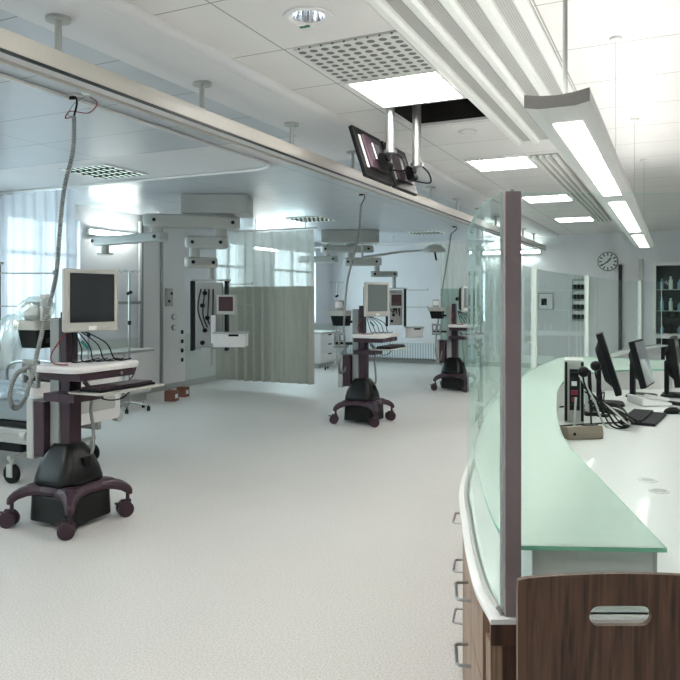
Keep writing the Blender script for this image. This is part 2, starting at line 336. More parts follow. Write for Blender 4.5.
# ---------------------------------------------------------------- ceiling fittings
def panel_light(x, y, label, on=True, sx=.29, sy=.3, z=2.74):
    e = empty('ceiling_light', (x, y, z), 0, label, 'ceiling light', 'square recessed ceiling lights')
    f = MB()
    for a in ((-sx, sx, -sy, -sy+.02), (-sx, sx, sy-.02, sy), (-sx, -sx+.02, -sy+.02, sy-.02), (sx-.02, sx, -sy+.02, sy-.02)): f.box(*a, -.012, -.0005)
    f.build('frame', 'white', e)
    MB().box(-sx+.02, sx-.02, -sy+.02, sy-.02, -.006, -.001).build('diffuser', 'lamp_on' if on else 'dim', e)
    l = MB()
    for k in range(1, 4): l.box(-sx+.02, sx-.02, -sy+2*sy*k/4-.004, -sy+2*sy*k/4+.004, -.016, -.006)
    for k in range(1, 4 if on else 8): 
        n = 4 if on else 8; l.box(-sx+2*sx*k/n-.003, -sx+2*sx*k/n+.003, -sy+.02, sy-.02, -.0159, -.006)
    l.build('louvre', 'white' if on else 'dgrey', e)
panel_light(-1.5, 4.13, 'lit square ceiling light next to the open black ceiling panel')
panel_light(-1.5, 6.78, 'lit square ceiling light beyond the hanging screens, second along the corridor')
panel_light(-1.5, 9.4, 'third lit ceiling light along the corridor, seen above the purple-brown post')
panel_light(-1.5, 12.1, 'farthest lit ceiling light near the clock wall')
for y in (1.5, -1.2): panel_light(-1.5, y, 'lit square ceiling light behind the viewpoint')
for y in (0.5, 4.5, 8.5): panel_light(2.9, y, 'lit square ceiling light over the right side of the desk area')
panel_light(-5.1, 5.3, 'dim louvred ceiling light over the nearest bay by the white curtain', False, .3, .3, 2.7)
panel_light(-5.2, 9.9, 'dim louvred ceiling light above the grey-green curtain', False, .3, .3, 2.7)
panel_light(-4.3, 12.9, 'dim louvred ceiling light near the far bay curtain', False, .3, .3, 2.7)
for y in (1.0, -1.5): panel_light(-5.1, y, 'lit square ceiling light over the ward behind the viewpoint', True, .3, .3, 2.7)
tag(MB().box(-.29, .29, -.3, .3, -.012, 0).build('perforated_ceiling_panel', 'perf', loc=(-1.5, 3.50, 2.739), bevel=.003), 'perforated white ceiling panel with rows of dark round holes beside the ceiling light', 'ceiling panel')
# downlight
e = empty('downlight', (-1.52, 2.86, 2.739), 0, 'round chrome recessed downlight with a small green label', 'downlight')
rg = []
for k in range(32):
    a = 2*math.pi*k/32; rg.append((math.cos(a), math.sin(a)))
o = MB(); o.loft([[(x*.116, y*.116, -.001) for x, y in rg], [(x*.114, y*.114, -.008) for x, y in rg], [(x*.092, y*.092, -.010) for x, y in rg], [(x*.080, y*.080, -.004) for x, y in rg], [(x*.075, y*.075, .001) for x, y in rg]])
for f in [f for f in o.b.faces if len(f.verts) > 4]: o.b.faces.remove(f)
o.build('trim_ring', 'white', e)
m = MB()
for i in range(32):
    (x0, y0), (x1, y1) = rg[i], rg[(i+1) % 32]; q = .058 if i % 2 else .053
    m.strip([(x0*.0755, y0*.0755, 0), (x1*.0755, y1*.0755, 0)], [(x0*q, y0*q, .10), (x1*q, y1*q, .10)])
m.build('reflector', 'chrome', e)
MB().cyl((0, 0, .10), (0, 0, .11), .075, 24).build('bulb_recess', 'dgrey', e)
MB().box(-.085, -.035, .070, .088, -.0125, -.008).build('label_sticker', 'green', e)
tag(MB().cyl((0, 0, -.02), (0, 0, 0), .07, 24).cyl((0, 0, -.03), (0, 0, -.02), .05, 24).build('ceiling_sensor', 'white', loc=(-1.45, 5.35, 2.739)), 'round white ceiling sensor disc just beyond the open black ceiling panel', 'sensor')
# linear diffusers
def diffuser(x0, x1, y0, y1, n, label, hw=.030):
    e = empty('linear_air_diffuser', ((x0+x1)/2, (y0+y1)/2, 2.739), 0, label, 'air diffuser', 'linear air diffusers in the ceiling')
    hx, hy = (x1-x0)/2, (y1-y0)/2
    MB().box(-hx, hx, -hy, hy, -.01, 0).build('perforated_plate', 'grille', e)
    for k in range(n):
        x = -hx+.03+(2*hx-.06)*k/(n-1)
        pr = [(x-hw, 0), (x-hw, -.018), (x-hw*.5, -.032), (x+hw*.5, -.032), (x+hw, -.018), (x+hw, 0)]
        MB().prism([(a, b-.01) for a, b in pr], -hy, hy, T).build('rib', 'rib', e)
        if n > 4: continue
diffuser(-1.19, -.57, YN+.1, 5.86, 5, 'wide white ribbed air diffuser running along the ceiling left of the long pendant lamp')
diffuser(-1.19, -.95, 6.5, 12.4, 4, 'narrow grey slotted air diffuser continuing far along the ceiling', .014)

# ---------------------------------------------------------------- hanging screens
def tv(name, near, label, polex, poley, poleb, c, ph):
    e = empty(name, (polex, poley, 2.9), 0, label, 'screen', 'screens hung from the ceiling')
    g = lambda p: tuple(Vector(p)-Vector((polex, poley, 2.9)))
    MB().cyl(g((polex, poley, poleb)), (0, 0, .44), .031, 24).build('ceiling_pole', 'alu', e, smooth=False)
    MB().cyl(g((polex, poley, poleb-.012)), g((polex, poley, poleb+.01)), .045, 24).build('pole_collar', 'steel', e)
    R = Matrix.Translation(g(c)) @ Matrix.Rotation(math.radians(ph), 4, 'Z') @ Matrix.Rotation(math.radians(-18), 4, 'Y')
    # local: x = back side (towards the corridor), y = width, z = up
    MB().box(-.022, .012, -.25, .25, -.185, .185, R).build('housing', 'black', e, bevel=.006)
    MB().box(-.026, -.022, -.215, .215, -.16, .175, R).build('display', 'screen', e)
    MB().box(.012, .035, -.16, .16, -.12, .13, R).build('rear_cover', 'plum', e, bevel=.01)
    b = MB().box(.035, .05, -.06, .06, -.05, .075, R).build('mount_plate', 'steel', e, bevel=.004)
    MB().cyl(R @ Vector((.05, 0, -.02)), R @ Vector((.12, 0, -.06)), .028, 14).box(.05, .09, -.045, .045, -.12, -.03, R).cyl(R @ Vector((.09, -.05, -.1)), R @ Vector((.09, .05, -.1)), .022, 12).build('tilt_joint', 'black', e)
    MB().box(.012, .018, -.2, -.17, -.12, .12, R).build('rear_strip', 'lgrey', e)
    p = R @ Vector((.11, 0, -.05)); q = Vector(g((polex, poley, poleb)))
    MB().tube([p, (p+q)/2+Vector((0, 0, -.01)), q], .018, 10).build('bracket_arm', 'steel', e)
    MB().tube(crom([q+Vector((.02, .05, .0)), q+Vector((.06, .09, -.05)), q+Vector((.07, .08, -.12)), R @ Vector((.05, .1, -.1))], 6), .006, 6).build('cable', 'black', e)
tv('hanging_screen', 0, 'black flat screen seen from behind on the left silver ceiling pole', -1.765, 4.515, 2.45, (-1.94, 4.617, 2.45), 0)
tv('hanging_screen', 1, 'black flat screen seen from behind on the right darker ceiling pole', -1.655, 4.745, 2.39, (-1.94, 5.155, 2.45), 0)

# ---------------------------------------------------------------- pendant desk lamp
e = empty('linear_pendant_lamp', (-.27, 4.6, 1.93), 0, 'long pale grey pendant lamp with three lit windows above the desk', 'pendant lamp')
Y0, Y1 = 1.83-4.6, 7.35-4.6
pr = [(-.079, .004), (-.045, -.003), (.045, -.003), (.079, .004), (.079, .036), (.04, .029), (0, .026), (-.04, .029), (-.079, .036)]
MB().prism(pr, Y0, Y1, T)  .build('housing', 'white', e, bevel=.001)
for a, b in ((2.0, 3.5), (3.76, 5.5), (5.8, 7.2)):
    d = MB().box(-.034, .042, a-4.6, b-4.6, -.006, -.003).build('diffuser', 'desk_on', e)
for yy in (Y0-.005, Y1): MB().prism(pr, yy, yy+.005, T).build('end_cap', 'taupecap', e)
MB().box(-.035, .035, Y0+.1, Y1-.1, .030, .034).build('uplight_strip', 'up_on', e)
MB().cyl((0, Y0+.15, .034), (0, Y0+.15, .81), .0065, 10).cyl((0, Y0+.15, .034), (0, Y0+.15, .06), .012, 10).build('power_cable', 'lgrey', e)
for y in (3.75, 5.5, 7.15):
    MB().cyl((0, y-4.6, .034), (0, y-4.6, .81), .0012, 6).build('suspension_wire', 'steel', e)
    MB().cyl((0, y-4.6, .795), (0, y-4.6, .809), .03, 20).build('ceiling_rose', 'white', e)

# ---------------------------------------------------------------- nurse station: ledge, cabinets, partition, desk, shelf
ARC = [(x+.010, y) for x, y in ((-.353, 1.57), (-.432, 1.737), (-.56, 2.11), (-.72, 2.67), (-.90, 3.8), (-1.0, 5.0), (-1.02, 6.0), (-.95, 7.4), (-.80, 8.9), (-.55, 10.4), (-.2, 11.6))]
A = [Vector((p.x, p.y)) for p in crom([(x, y, 0) for x, y in ARC], 8)]
def off(P, d):
    out = []
    for i, p in enumerate(P):
        t = (P[min(i+1, len(P)-1)]-P[max(i-1, 0)]).normalized(); out.append(p+Vector((-t.y, t.x))*d)   # left of travel
    return out
cr = Vector((math.cos(TH), math.sin(TH))) # counter end direction
e = empty('nurse_desk', (A[0].x, A[0].y, 0), 0, 'long curved white nurse desk counter with a brown edge at its near end', 'desk')
g2 = lambda P: [(p[0]-A[0].x, p[1]-A[0].y) for p in P]
OUT = off(A, .037); OUT = [OUT[0]-Vector((-math.sin(TH), math.cos(TH)))*.03]+OUT
nearR = Vector(OUT[0])+cr*1.5
INW = off(A, -.12); ki = len([p for p in A if p.y < 7.1])
top = OUT + INW[ki:][::-1] + [Vector((2.0, 7.1)), Vector((2.0, nearR.y+.6)), nearR]
MB().prism(g2(top), .741, .752).build('worktop', 'desk', e)
MB().prism(g2(OUT[:1]+[OUT[0]+cr*.075, OUT[0]+cr*.075+Vector((-.013, .03))*.2, OUT[0]+Vector((-.02, .042))*.2]), .695, .7405).build('edge_strip', 'darkwood', e)
IN = off(A, -.40)
def ribbon(P, Q, z0, z1): return g2(P+Q[::-1]), z0, z1
FR = off(A, .006)
body_end, far_end = len([p for p in A if p.y < 6.9]), len([p for p in A if p.y < 11.3])
MB().prism(*ribbon(off(A, -.012)[body_end-1:far_end], off(A, -.11)[body_end-1:far_end], 0, .7405)).build('low_panel', 'wall', e)
MB().prism(*ribbon(FR[2:body_end], IN[2:body_end], .08, .7405)).build('carcass', 'cabwood', e)
MB().prism(*ribbon(off(A, -.03)[2:body_end], IN[2:body_end], 0, .08)).build('plinth', 'darkwood', e)
MB().box(1.9-A[0].x, 1.96-A[0].x, 3-A[0].y, 11-A[0].y, 0, .728).build('side_panel', 'white', e)
# near end: stepped wood end panels
ex = MB(); R0 = Matrix.Translation((OUT[0].x-A[0].x, OUT[0].y-A[0].y, 0)) @ Matrix.Rotation(TH, 4, 'Z')
MB().box(.012, .40, .03, .07, .0, .728, R0).build('end_panel', 'darkwood', e)
MB().box(.004, .03, .02, .07, .0, .69, R0).build('end_panel', 'cabwood', e)
# drawer fronts following the arc
def arclen_pts(P):
    s = [0]
    for a, b in zip(P, P[1:]): s.append(s[-1]+(b-a).length)
    return s
SL = arclen_pts(FR)
def at(P, s):
    for i in range(len(P)-1):
        if SL[i+1] >= s:
            t = (s-SL[i])/(SL[i+1]-SL[i]); return P[i].lerp(P[i+1], t), (P[i+1]-P[i]).normalized()
    return P[-1], (P[-1]-P[-2]).normalized()
s0 = .10
while s0 < 6.5:
    s1 = s0+.67
    for k, (za, zb, hz) in enumerate(((.545, .722, .62), (.345, .540, .44), (.10, .340, .25))):
        P = [at(FR, s0+.003+(s1-s0-.006)*i/8)[0] for i in range(9)]; Q = off(P, .018)
        d = MB().prism(g2(P+Q[::-1]), za, zb).build('drawer', 'cabwood', e, bevel=.001)
        m0, t = at(FR, (s0+s1)/2-.064); m1, t1 = at(FR, (s0+s1)/2+.064); n = Vector((-t.y, t.x)); o0, o1 = Vector(g2([m0])[0]), Vector(g2([m1])[0])
        pts = [(*(o0+n*.016), hz), (*(o0+n*.048+t*.004), hz), (*(o0+n*.055+t*.012), hz), (*(o1+n*.055-t*.012), hz), (*(o1+n*.048-t*.004), hz), (*(o1+n*.016), hz)]
        MB().tube(pts, .0045, 8).build('handle', 'steel', d)
    s0 = s1
# white riser box and mint glass shelf
INNER = [(p.x, p.y) for p in crom([(-.0175, 1.707, 0), (-.137, 2.066, 0), (-.251, 2.41, 0), (-.388, 2.847, 0), (-.505, 3.44, 0), (-.58, 3.95, 0), (-.64, 4.40, 0), (-.66, 4.95, 0), (-.55, 5.5, 0), (-.25, 5.88, 0), (.3, 6.05, 0), (1.85, 6.1, 0)], 6)]
OA = off(A, -.012); oi = len([p for p in A if p.y < 6.85])
def shelfpoly(din, dend):
    I = off([Vector(p) for p in INNER], din); O = off(A, -.016-dend)[:oi]
    o0 = O[0]+Vector((-math.sin(TH), math.cos(TH)))*dend; i0 = I[0]
    return [O[0].lerp(O[1], 0)+Vector((-math.sin(TH), math.cos(TH)))*dend]+O[1:]+[Vector((-.9, 6.9-dend)), Vector((1.85, 6.9-dend))]+I[::-1][:-1]+[i0+Vector((-math.sin(TH), math.cos(TH)))*dend]
se = empty('counter_shelf', (A[0].x, A[0].y, .752), 0, 'curved pale green glass shelf on a white riser along the nurse desk', 'shelf')
MB().prism(g2(shelfpoly(.008, .05)), 0, .139).build('riser', 'white', se)
m = MB(); m.mi = 0; m.prism(g2(shelfpoly(0, .0)), .140, .150, edge=1); m.build('glass_top', ['mint', 'mintedge'], se)
# partition: end post, glass panes between white posts, end pane
pe = empty('glass_partition', (A[0].x, A[0].y, .752), 0, 'curved glass screen standing on the nurse desk with a mauve end post', 'glass screen')
R1 = Matrix.Rotation(TH, 4, 'Z')
HP = 1.684-.752
MB().box(-.004, .033, -.02, .02, 0, HP, R1).build('end_post', 'post', pe, bevel=.003)
MB().box(-.012, .0, -.012, .012, 0, .008, R1).cyl((.014*math.cos(TH), .014*math.sin(TH), HP), (.014*math.cos(TH), .014*math.sin(TH), HP+.006), .006, 10).build('post_fitting', 'alu', pe)
m = MB(); m.mi = 0
def wallpane(P, z0, z1, th=.010):
    m = MB(); Q = off(P, th); n = len(P); PA = g2(P); QA = g2(Q)
    a0 = [m.b.verts.new((*p, z0)) for p in PA]; a1 = [m.b.verts.new((*p, z1)) for p in PA]; b0 = [m.b.verts.new((*p, z0)) for p in QA]; b1 = [m.b.verts.new((*p, z1)) for p in QA]
    for i in range(n-1):
        m._f([a0[i], a0[i+1], a1[i+1], a1[i]]); m._f([b0[i], b1[i], b1[i+1], b0[i+1]])
        m.mi = 1; m._f([a1[i], a1[i+1], b1[i+1], b1[i]]); m._f([a0[i], b0[i], b0[i+1], a0[i+1]]); m.mi = 0
    m.mi = 1; m._f([a0[0], a1[0], b1[0], b0[0]]); m._f([a0[-1], b0[-1], b1[-1], a1[-1]]); m.mi = 0
    return m
SA = arclen_pts(A); posts = []
def idx_for(t):  # arc index where the view fraction r/d equals t on the far half
    for i in range(len(A)-1, 0, -1):
        p = A[i]; q = (p.x*math.cos(TH)+p.y*math.sin(TH))/(-p.x*math.sin(TH)+p.y*math.cos(TH))
        if q <= t: return i
cuts = [0, 33, 41, 60, len(A)-1]
cuts = [0] + [idx_for((px-340)/707) for px in (537, 589, 642)] + [len(A)-1]
for a, b in zip(cuts, cuts[1:]):
    if b-a < 1: continue
    wallpane(A[a:b+1], .0, HP).build('glass_pane', ['glass', 'gedge'], pe, smooth=False)
for i in cuts[1:-1]:
    p = A[i]; t = (A[i+1]-A[i-1]).normalized(); q = g2([p])[0]
    MB().box(-.02, .02, -.018, .028, .0, HP+.01, Matrix.Translation((*q, 0)) @ Matrix.Rotation(math.atan2(t.y, t.x), 4, 'Z')).build('post', 'rib', pe, bevel=.003)
MB().tube([(*p, .012) for p in g2(off(A, .014))], .006, 6).build('base_seal', 'lgrey', pe)
m = MB(); m.mi = 0
m = MB(); m.box(.033, 1.35, -.005, .005, .0, HP, R1); 
o = m.build('end_pane', ['glass', 'gedge'], pe)
for p in o.data.polygons:
    if abs(p.normal.z) > .5: p.material_index = 1
# desk cable grommets
for (x, y, l) in ((-.097, 2.95, 'far one of two white cable grommets in the bare white desk'), (-.055, 2.80, 'near one of two white cable grommets in the bare white desk')):
    e = empty('cable_grommet', (x, y, .7525), 0, l, 'cable grommet', 'cable grommets in the desk')
    MB().loft([[(c*.036, s*.036, 0) for c, s in rg], [(c*.034, s*.034, .003) for c, s in rg], [(c*.027, s*.027, .003) for c, s in rg], [(c*.026, s*.026, .0005) for c, s in rg]]).build('ring', 'white', e)
    MB().cyl((0, 0, .0002), (0, 0, .0015), .0255, 24).build('cap', 'lgrey', e)

# ---------------------------------------------------------------- chair
cx = loc_rd(.536, 1.36)
e = empty('bentwood_chair', (cx[0]+.0, cx[1], 0), TH, 'dark walnut plywood chair with oval hand slot in its back, at the desk end', 'chair')
# local x right, y away from the viewpoint; curved back panel with a slot
def chair_back():
    m = MB(); NX, H0, H1 = 40, .56, .918; zc, hw, hh = .842, .060, .0195
    def surf(u, z, k):
        w = .200-.004*(H1-z)/.3; y = .035*(u*u)-.03*(z-.56)/.37*0.6 + .012*k; return Vector((u*w, -.008+ .012*(1-u*u) - .05*(z-.6) + k*.012, z))
    def topz(u): return H1 + .006*(1-u*u) - (.006*max(0, (abs(u)-.96)/.04)**2)
    # build as grid with a stadium-shaped hole: rays from the slot outline to the panel outline
    N = 96; inner = []; outer = []
    for i in range(N):
        a = 2*math.pi*i/N; ca, sa = math.cos(a), math.sin(a)
        # stadium
        L = hw-hh; t = None
        if abs(sa) > 1e-6 and abs(hh/abs(sa)*ca) <= L: t = hh/abs(sa)
        else:
            sx = 1 if ca > 0 else -1; b = -2*ca*sx*L; c0 = L*L-hh*hh; disc = max(0, b*b-4*c0); t = (-b+math.sqrt(disc))/2
        inner.append((t*ca, zc+t*sa))
        # rectangle outline
        X = .20; up = H1-zc; dn = zc-H0; tt = min(X/abs(ca) if abs(ca) > 1e-6 else 9, (up/sa if sa > 1e-6 else 9), (dn/-sa if sa < -1e-6 else 9))
        outer.append((tt*ca, zc+tt*sa))
    for cxr, czr in ((-.20, H1), (.20, H1), (-.20, H0), (.20, H0)):
        j = min(range(N), key=lambda i: (outer[i][0]-cxr)**2+(outer[i][1]-czr)**2); outer[j] = (cxr*.992, czr+(.002 if czr < .7 else -.002))
    rings = []
    for k in (0, 1):
        rr = []
        for f in (0, .12, .35, .65, 1):
            row = []
            for i in range(N):
                x = inner[i][0]*(1-f)+outer[i][0]*f; z = inner[i][1]*(1-f)+outer[i][1]*f; u = x/.20
                if f == 1 and z > H1-.001: z = topz(u)
                row.append(m.b.verts.new(surf(u, z, k)))
            rr.append(row)
        rings.append(rr)
    for k in (0, 1):
        for A_, B_ in zip(rings[k], rings[k][1:]):
            for i in range(N): m._f([A_[i], A_[(i+1) % N], B_[(i+1) % N], B_[i]])
    for j in (0, -1):
        for i in range(N): m._f([rings[0][j][i], rings[0][j][(i+1) % N], rings[1][j][(i+1) % N], rings[1][j][i]])
    return m
chair_back().build('backrest', 'chairwood', e)
seat = MB(); rgs = []
for y, z in ((.0, .47), (.06, .455), (.2, .452), (.34, .46), (.40, .452), (.42, .435)): rgs.append([(x, y, z+.02*(x/.2)**2) for x in [-.205+.41*i/8 for i in range(9)]]+[(x, y, z-.012+.02*(x/.2)**2) for x in [.205-.41*i/8 for i in range(9)]])
seat.loft(rgs).build('seat', 'chairwood', e)
for sx in (-1, 1):
    MB().tube(crom([(sx*.17, .38, 0), (sx*.17, .37, .42), (sx*.17, .33, .436), (sx*.17, .04, .436)], 6), .011, 10).build('leg', 'chrome', e)
    MB().tube(crom([(sx*.17, -.06, 0), (sx*.17, -.01, .3), (sx*.165, .005, .45), (sx*.15, .012, .60), (sx*.15, -.0+.004, .70)], 6), .011, 10).build('leg', 'chrome', e)
MB().cyl((-.17, .04, .436), (.17, .04, .436), .009, 8).cyl((-.17, .33, .436), (.17, .33, .436), .009, 8).build('cross_bar', 'chrome', e)

# ---------------------------------------------------------------- medical cart
def kbd(parent_z, name, label, group, loc, rz, keys='black', L=.42, Wd=.15, palm=0):
    e = empty(name, loc, rz, label, 'keyboard', group)
    MB().box(-Wd/2, Wd/2+palm, -L/2, L/2, 0, .016).build('case', 'black', e, bevel=.004)
    k = MB()
    for i in range(5):
        for j in range(15):
            x = -Wd/2+.012+i*(Wd-.02)/5; y = -L/2+.012+j*(L-.024)/15
            k.box(x, x+(Wd-.02)/5-.004, y, y+(L-.024)/15-.004, .016, .028)
    k.build('keys', keys, e); return e
def make_cart():
    root = empty('computer_cart', (0, 0, 0), 0)
    MB().loft([[(x, y, .035) for x, y in rrect(.19, .185, .05)], [(x, y, .20) for x, y in rrect(.185, .18, .05)]]).build('lower_housing', 'green_black', root, bevel=.006)
    rings = []
    for z, hx, hy in ((.26, .185, .18), (.30, .180, .172), (.36, .166, .153), (.42, .142, .126), (.47, .115, .098), (.50, .092, .080), (.512, .08, .07)):
        rings.append([(x-.02, y, z) for x, y in rrect(hx, hy, min(hx, hy)*.6, 8)])
    hd = MB().loft(rings).build('hood', 'green_black', root, smooth=True)
    MB().box(.115, .142, -.03, .03, .36, .43, Matrix.Rotation(0, 4, 'Z')).build('hood_latch', 'black', hd, bevel=.004)
    star = []
    for k in range(48):
        a = 2*math.pi*k/48; star.append((a, .205+.075*max(0, math.cos(2*(a-math.pi/4)*2))**2))
    MB().loft([[(math.cos(a)*r*.96, math.sin(a)*r*.96, .215) for a, r in star], [(math.cos(a)*r, math.sin(a)*r, .235) for a, r in star], [(math.cos(a)*r*.93, math.sin(a)*r*.93, .262) for a, r in star], [(math.cos(a)*r*.8, math.sin(a)*r*.8, .270) for a, r in star]]).build('base_hub', 'plum', root)
    for a in (45, 135, 225, 315):
        R = Matrix.Rotation(math.radians(a), 4, 'Z'); rr = []
        for x, w, z0, z1 in ((.15, .115, .205, .262), (.21, .075, .205, .262), (.26, .05, .196, .255), (.31, .036, .178, .240), (.345, .030, .155, .220), (.368, .026, .145, .200), (.382, .018, .145, .18)):
            rr.append([(x, -w, z0), (x, w, z0), (x, w*1.0, (z0+z1)/2), (x, w*.7, z1), (x, -w*.7, z1), (x, -w, (z0+z1)/2)])
        lg = MB().loft(rr, R).build('leg', 'plum', root, bevel=.008)
        sp = {45: -125, 135: -150, 225: -160, 315: -140}[a]
        c = MB(); T2 = R @ Matrix.Translation((.352, 0, 0)) @ Matrix.Rotation(math.radians(sp-a), 4, 'Z')
        c.cyl(T2 @ Vector((0, 0, .10)), T2 @ Vector((0, 0, .16)), .013, 10).box(-.02, .045, -.012, .012, .05, .112, T2).box(.03, .085, -.012, .012, .085, .095, T2); ca = c.build('caster', 'plum', lg, bevel=.002)
        for sd in (-1, 1): MB().cyl(T2 @ Vector((.018, sd*.014, .052)), T2 @ Vector((.018, sd*.040, .052)), .0515, 28).cyl(T2 @ Vector((.018, sd*.040, .052)), T2 @ Vector((.018, sd*.043, .052)), .035, 20).build('wheel', 'plum', lg, bevel=.004)
    MB().box(-.125, -.045, -.06, .05, .48, 1.32).build('grey_column', 'hose', root, bevel=.006)
    MB().box(-.045, .04, -.05, .05, .48, 1.02).build('plum_column', 'plum', root, bevel=.006)
    MB().box(-.045, .01, -.05, .05, 1.02, 1.36).build('upper_column', 'plum', root, bevel=.006)
    wt = rrect(.20, .31, .08, 5, .16, 0)
    m = MB().loft([[(x, y, .995) for x, y in rrect(.19, .285, .08, 5, .15, 0)], [(x, y, 1.02) for x, y in rrect(.20, .295, .085, 5, .15, 0)], [(x, y, 1.035) for x, y in rrect(.195, .29, .08, 5, .15, 0)]])
    m.build('worktop', 'white', root, bevel=.003)
    dr = MB().box(-.03, .325, -.24, .24, .945, .994).build('drawer', 'plum', root, bevel=.01)
    MB().cyl((.325, .10, .968), (.334, .10, .968), .012, 14).build('lock', 'steel', dr)
    MB().tube(crom([(.03, 0, .83), (.12, 0, .84), (.2, .02, .85)], 4), .02, 10).box(-.06, .20, -.17, .08, .80, .85).build('tray_arm', 'plum', root)
    MB().loft([[(x, y, .855) for x, y in rrect(.145, .30, .04, 4, .28, .13)], [(x, y, .868) for x, y in rrect(.15, .305, .04, 4, .28, .13)]]).build('keyboard_tray', 'beige', root, bevel=.003)
    # monitor
    mo = MB().box(-.005, .03, -.205, .205, -.20, .20).build('monitor', 'beige', root, loc=(.14, .02, 1.435), rot=(0, 0, math.radians(-36)), bevel=.012)
    MB().box(.0305, .034, -.168, .168, -.140, .172).build('display', 'screen', mo, bevel=.001)
    MB().loft([[(-.004, y, z) for y, z in rrect(.19, .195, .03)], [(-.05, y, z) for y, z in rrect(.16, .165, .04)], [(-.07, y, z) for y, z in rrect(.10, .11, .04)]]).build('rear_shell', 'dgrey', mo)
    MB().box(.03, .032, -.03, .03, -.19, -.165).build('badge', 'pic', mo)
    MB().cyl((.03, .12, -.178), (.033, .12, -.178), .009, 12).build('button', 'lgrey', mo)
    MB().cyl((-.06, 0, 0), (-.13, .03, 0), .03, 12).build('monitor_arm', 'dgrey', mo)
    # rear accessories
    MB().box(-.30, -.10, -.03, .03, 1.155, 1.185).build('rear_bracket', 'dgrey', root)
    MB().loft([[(x-.29, y, 1.12) for x, y in rrect(.085, .075, .02)], [(x-.30, y, 1.24) for x, y in rrect(.10, .09, .02)]]).build('bin', 'black', root)
    MB().loft([[(x-.31, y, 1.24) for x, y in rrect(.11, .10, .025)], [(x-.32, y, 1.30) for x, y in rrect(.12, .11, .03)]]).build('basket', 'beige', root)
    MB().box(-.36, -.10, -.05, -.02, .90, .93).build('plate_arm', 'dgrey', root)
    pl = MB(); pl.box(-.36, -.22, -.08, -.05, .86, .89).box(-.36, -.22, -.08, -.05, 1.01, 1.04)
    for x in (-.36, -.30, -.235): pl.box(x, x+.018, -.08, -.05, .89, 1.01)
    pl.box(-.36, -.22, -.079, -.060, .94, .955); pl.build('slotted_holder', 'hose', root, bevel=.003)
    MB().box(-.23, -.135, -.10, .10, .42, .78).build('power_box', 'plum', root, bevel=.008)
    MB().box(-.295, -.232, -.10, .10, .40, .79).build('power_box_cover', 'lgrey', root, bevel=.008)
    MB().box(-.13, -.10, -.04, .04, .5, .7).build('box_bracket', 'dgrey', root)
    cb = MB()
    for i in range(5):
        y = -.08+.04*i; cb.tube(crom([(.05, y*.5, 1.24), (.10+.03*i, y, 1.12+.01*i), (.16+.02*i, y*1.8, 1.05), (.05+.05*i, .2+.02*i, 1.045)], 6), .0045, 6)
    cb.tube(crom([(.1, .3, 1.04), (.2, .37, 1.0), (.18, .38, .92), (.2, .30, .885)], 6), .004, 6)
    cb.build('cables', 'black', root)
    MB().tube(crom([(.0, -.05, 1.22), (-.02, -.14, 1.10), (.06, -.2, 1.045), (.2, -.22, 1.042)], 6), .0045, 6).build('red_cable', 'red', root)
    MB().cyl((.07, .02, 1.17), (.11, .04, 1.12), .011, 8).build('teal_plug', 'teal', root)
    MB().tube(crom([(.05, .04, .93), (.12, .06, .84), (.1, .07, .72), (.11, .08, .6), (.12, .07, .47), (.09, .06, .42)], 8), .011, 8).build('lower_cable', 'hose', root)
    MB().tube(crom([(.06, .04, .9), (.15, .12, .79), (.2, .25, .78), (.25, .3, .86)], 8), .005, 6).build('loop_cable', 'black', root)
    return root
proto = make_cart()
CARTS = [(-3.55, 3.40, 0, -8, 'nearest medical computer cart with plum wheeled base, at the left by the bed'),
         (-3.30, 7.60, 0, -20, 'medical computer cart standing alone in the middle of the ward floor'),
         (-3.16, 10.9, 0, 4, 'farthest medical computer cart standing in front of the teal curtain')]
for i, (x, y, rz, mr, lab) in enumerate(CARTS):
    o = proto if i == 0 else copy_tree(proto)
    o.location = (x, y, 0); o.rotation_euler.z = math.radians(rz); tag(o, lab, 'cart', 'medical computer carts')
    for ch in COL.objects:
        if ch.parent == o and ch.name.startswith('monitor') and not ch.name.startswith('monitor_'):
            ch.rotation_euler.z = math.radians(mr)
            if i: 
                for g in COL.objects:
                    if g.parent == ch and g.name.startswith('display'): g.data = g.data.copy(); g.data.materials[0] = M['screen_grey']
    kbd(0, 'keyboard', ['dark keyboard on the tray of the nearest cart', 'dark keyboard on the tray of the middle cart', 'dark keyboard on the tray of the farthest cart'][i], 'cart keyboards', (x+.29, y+.12, .869), 0, 'plum', .50, .18)
    # box of wipes in plastic in the basket
    b = empty('glove_pack', (x-.32, y, 1.255), math.radians(20), ['crumpled plastic bag and papers stuffed in the basket of the nearest cart', 'pale packet standing in the basket of the middle cart', 'pale packet standing in the basket of the farthest cart'][i], 'packet', 'packets in the cart baskets')
    MB().box(-.05, .05, -.06, .06, .005, .17).build('packet', 'lgrey', b, bevel=.006)
    MB().box(-.045, .045, -.062, -.06, .08, .15).build('packet_label', 'pic', b)
    MB().box(.055, .075, -.05, .06, .005, .22).build('paper', 'pic', b)
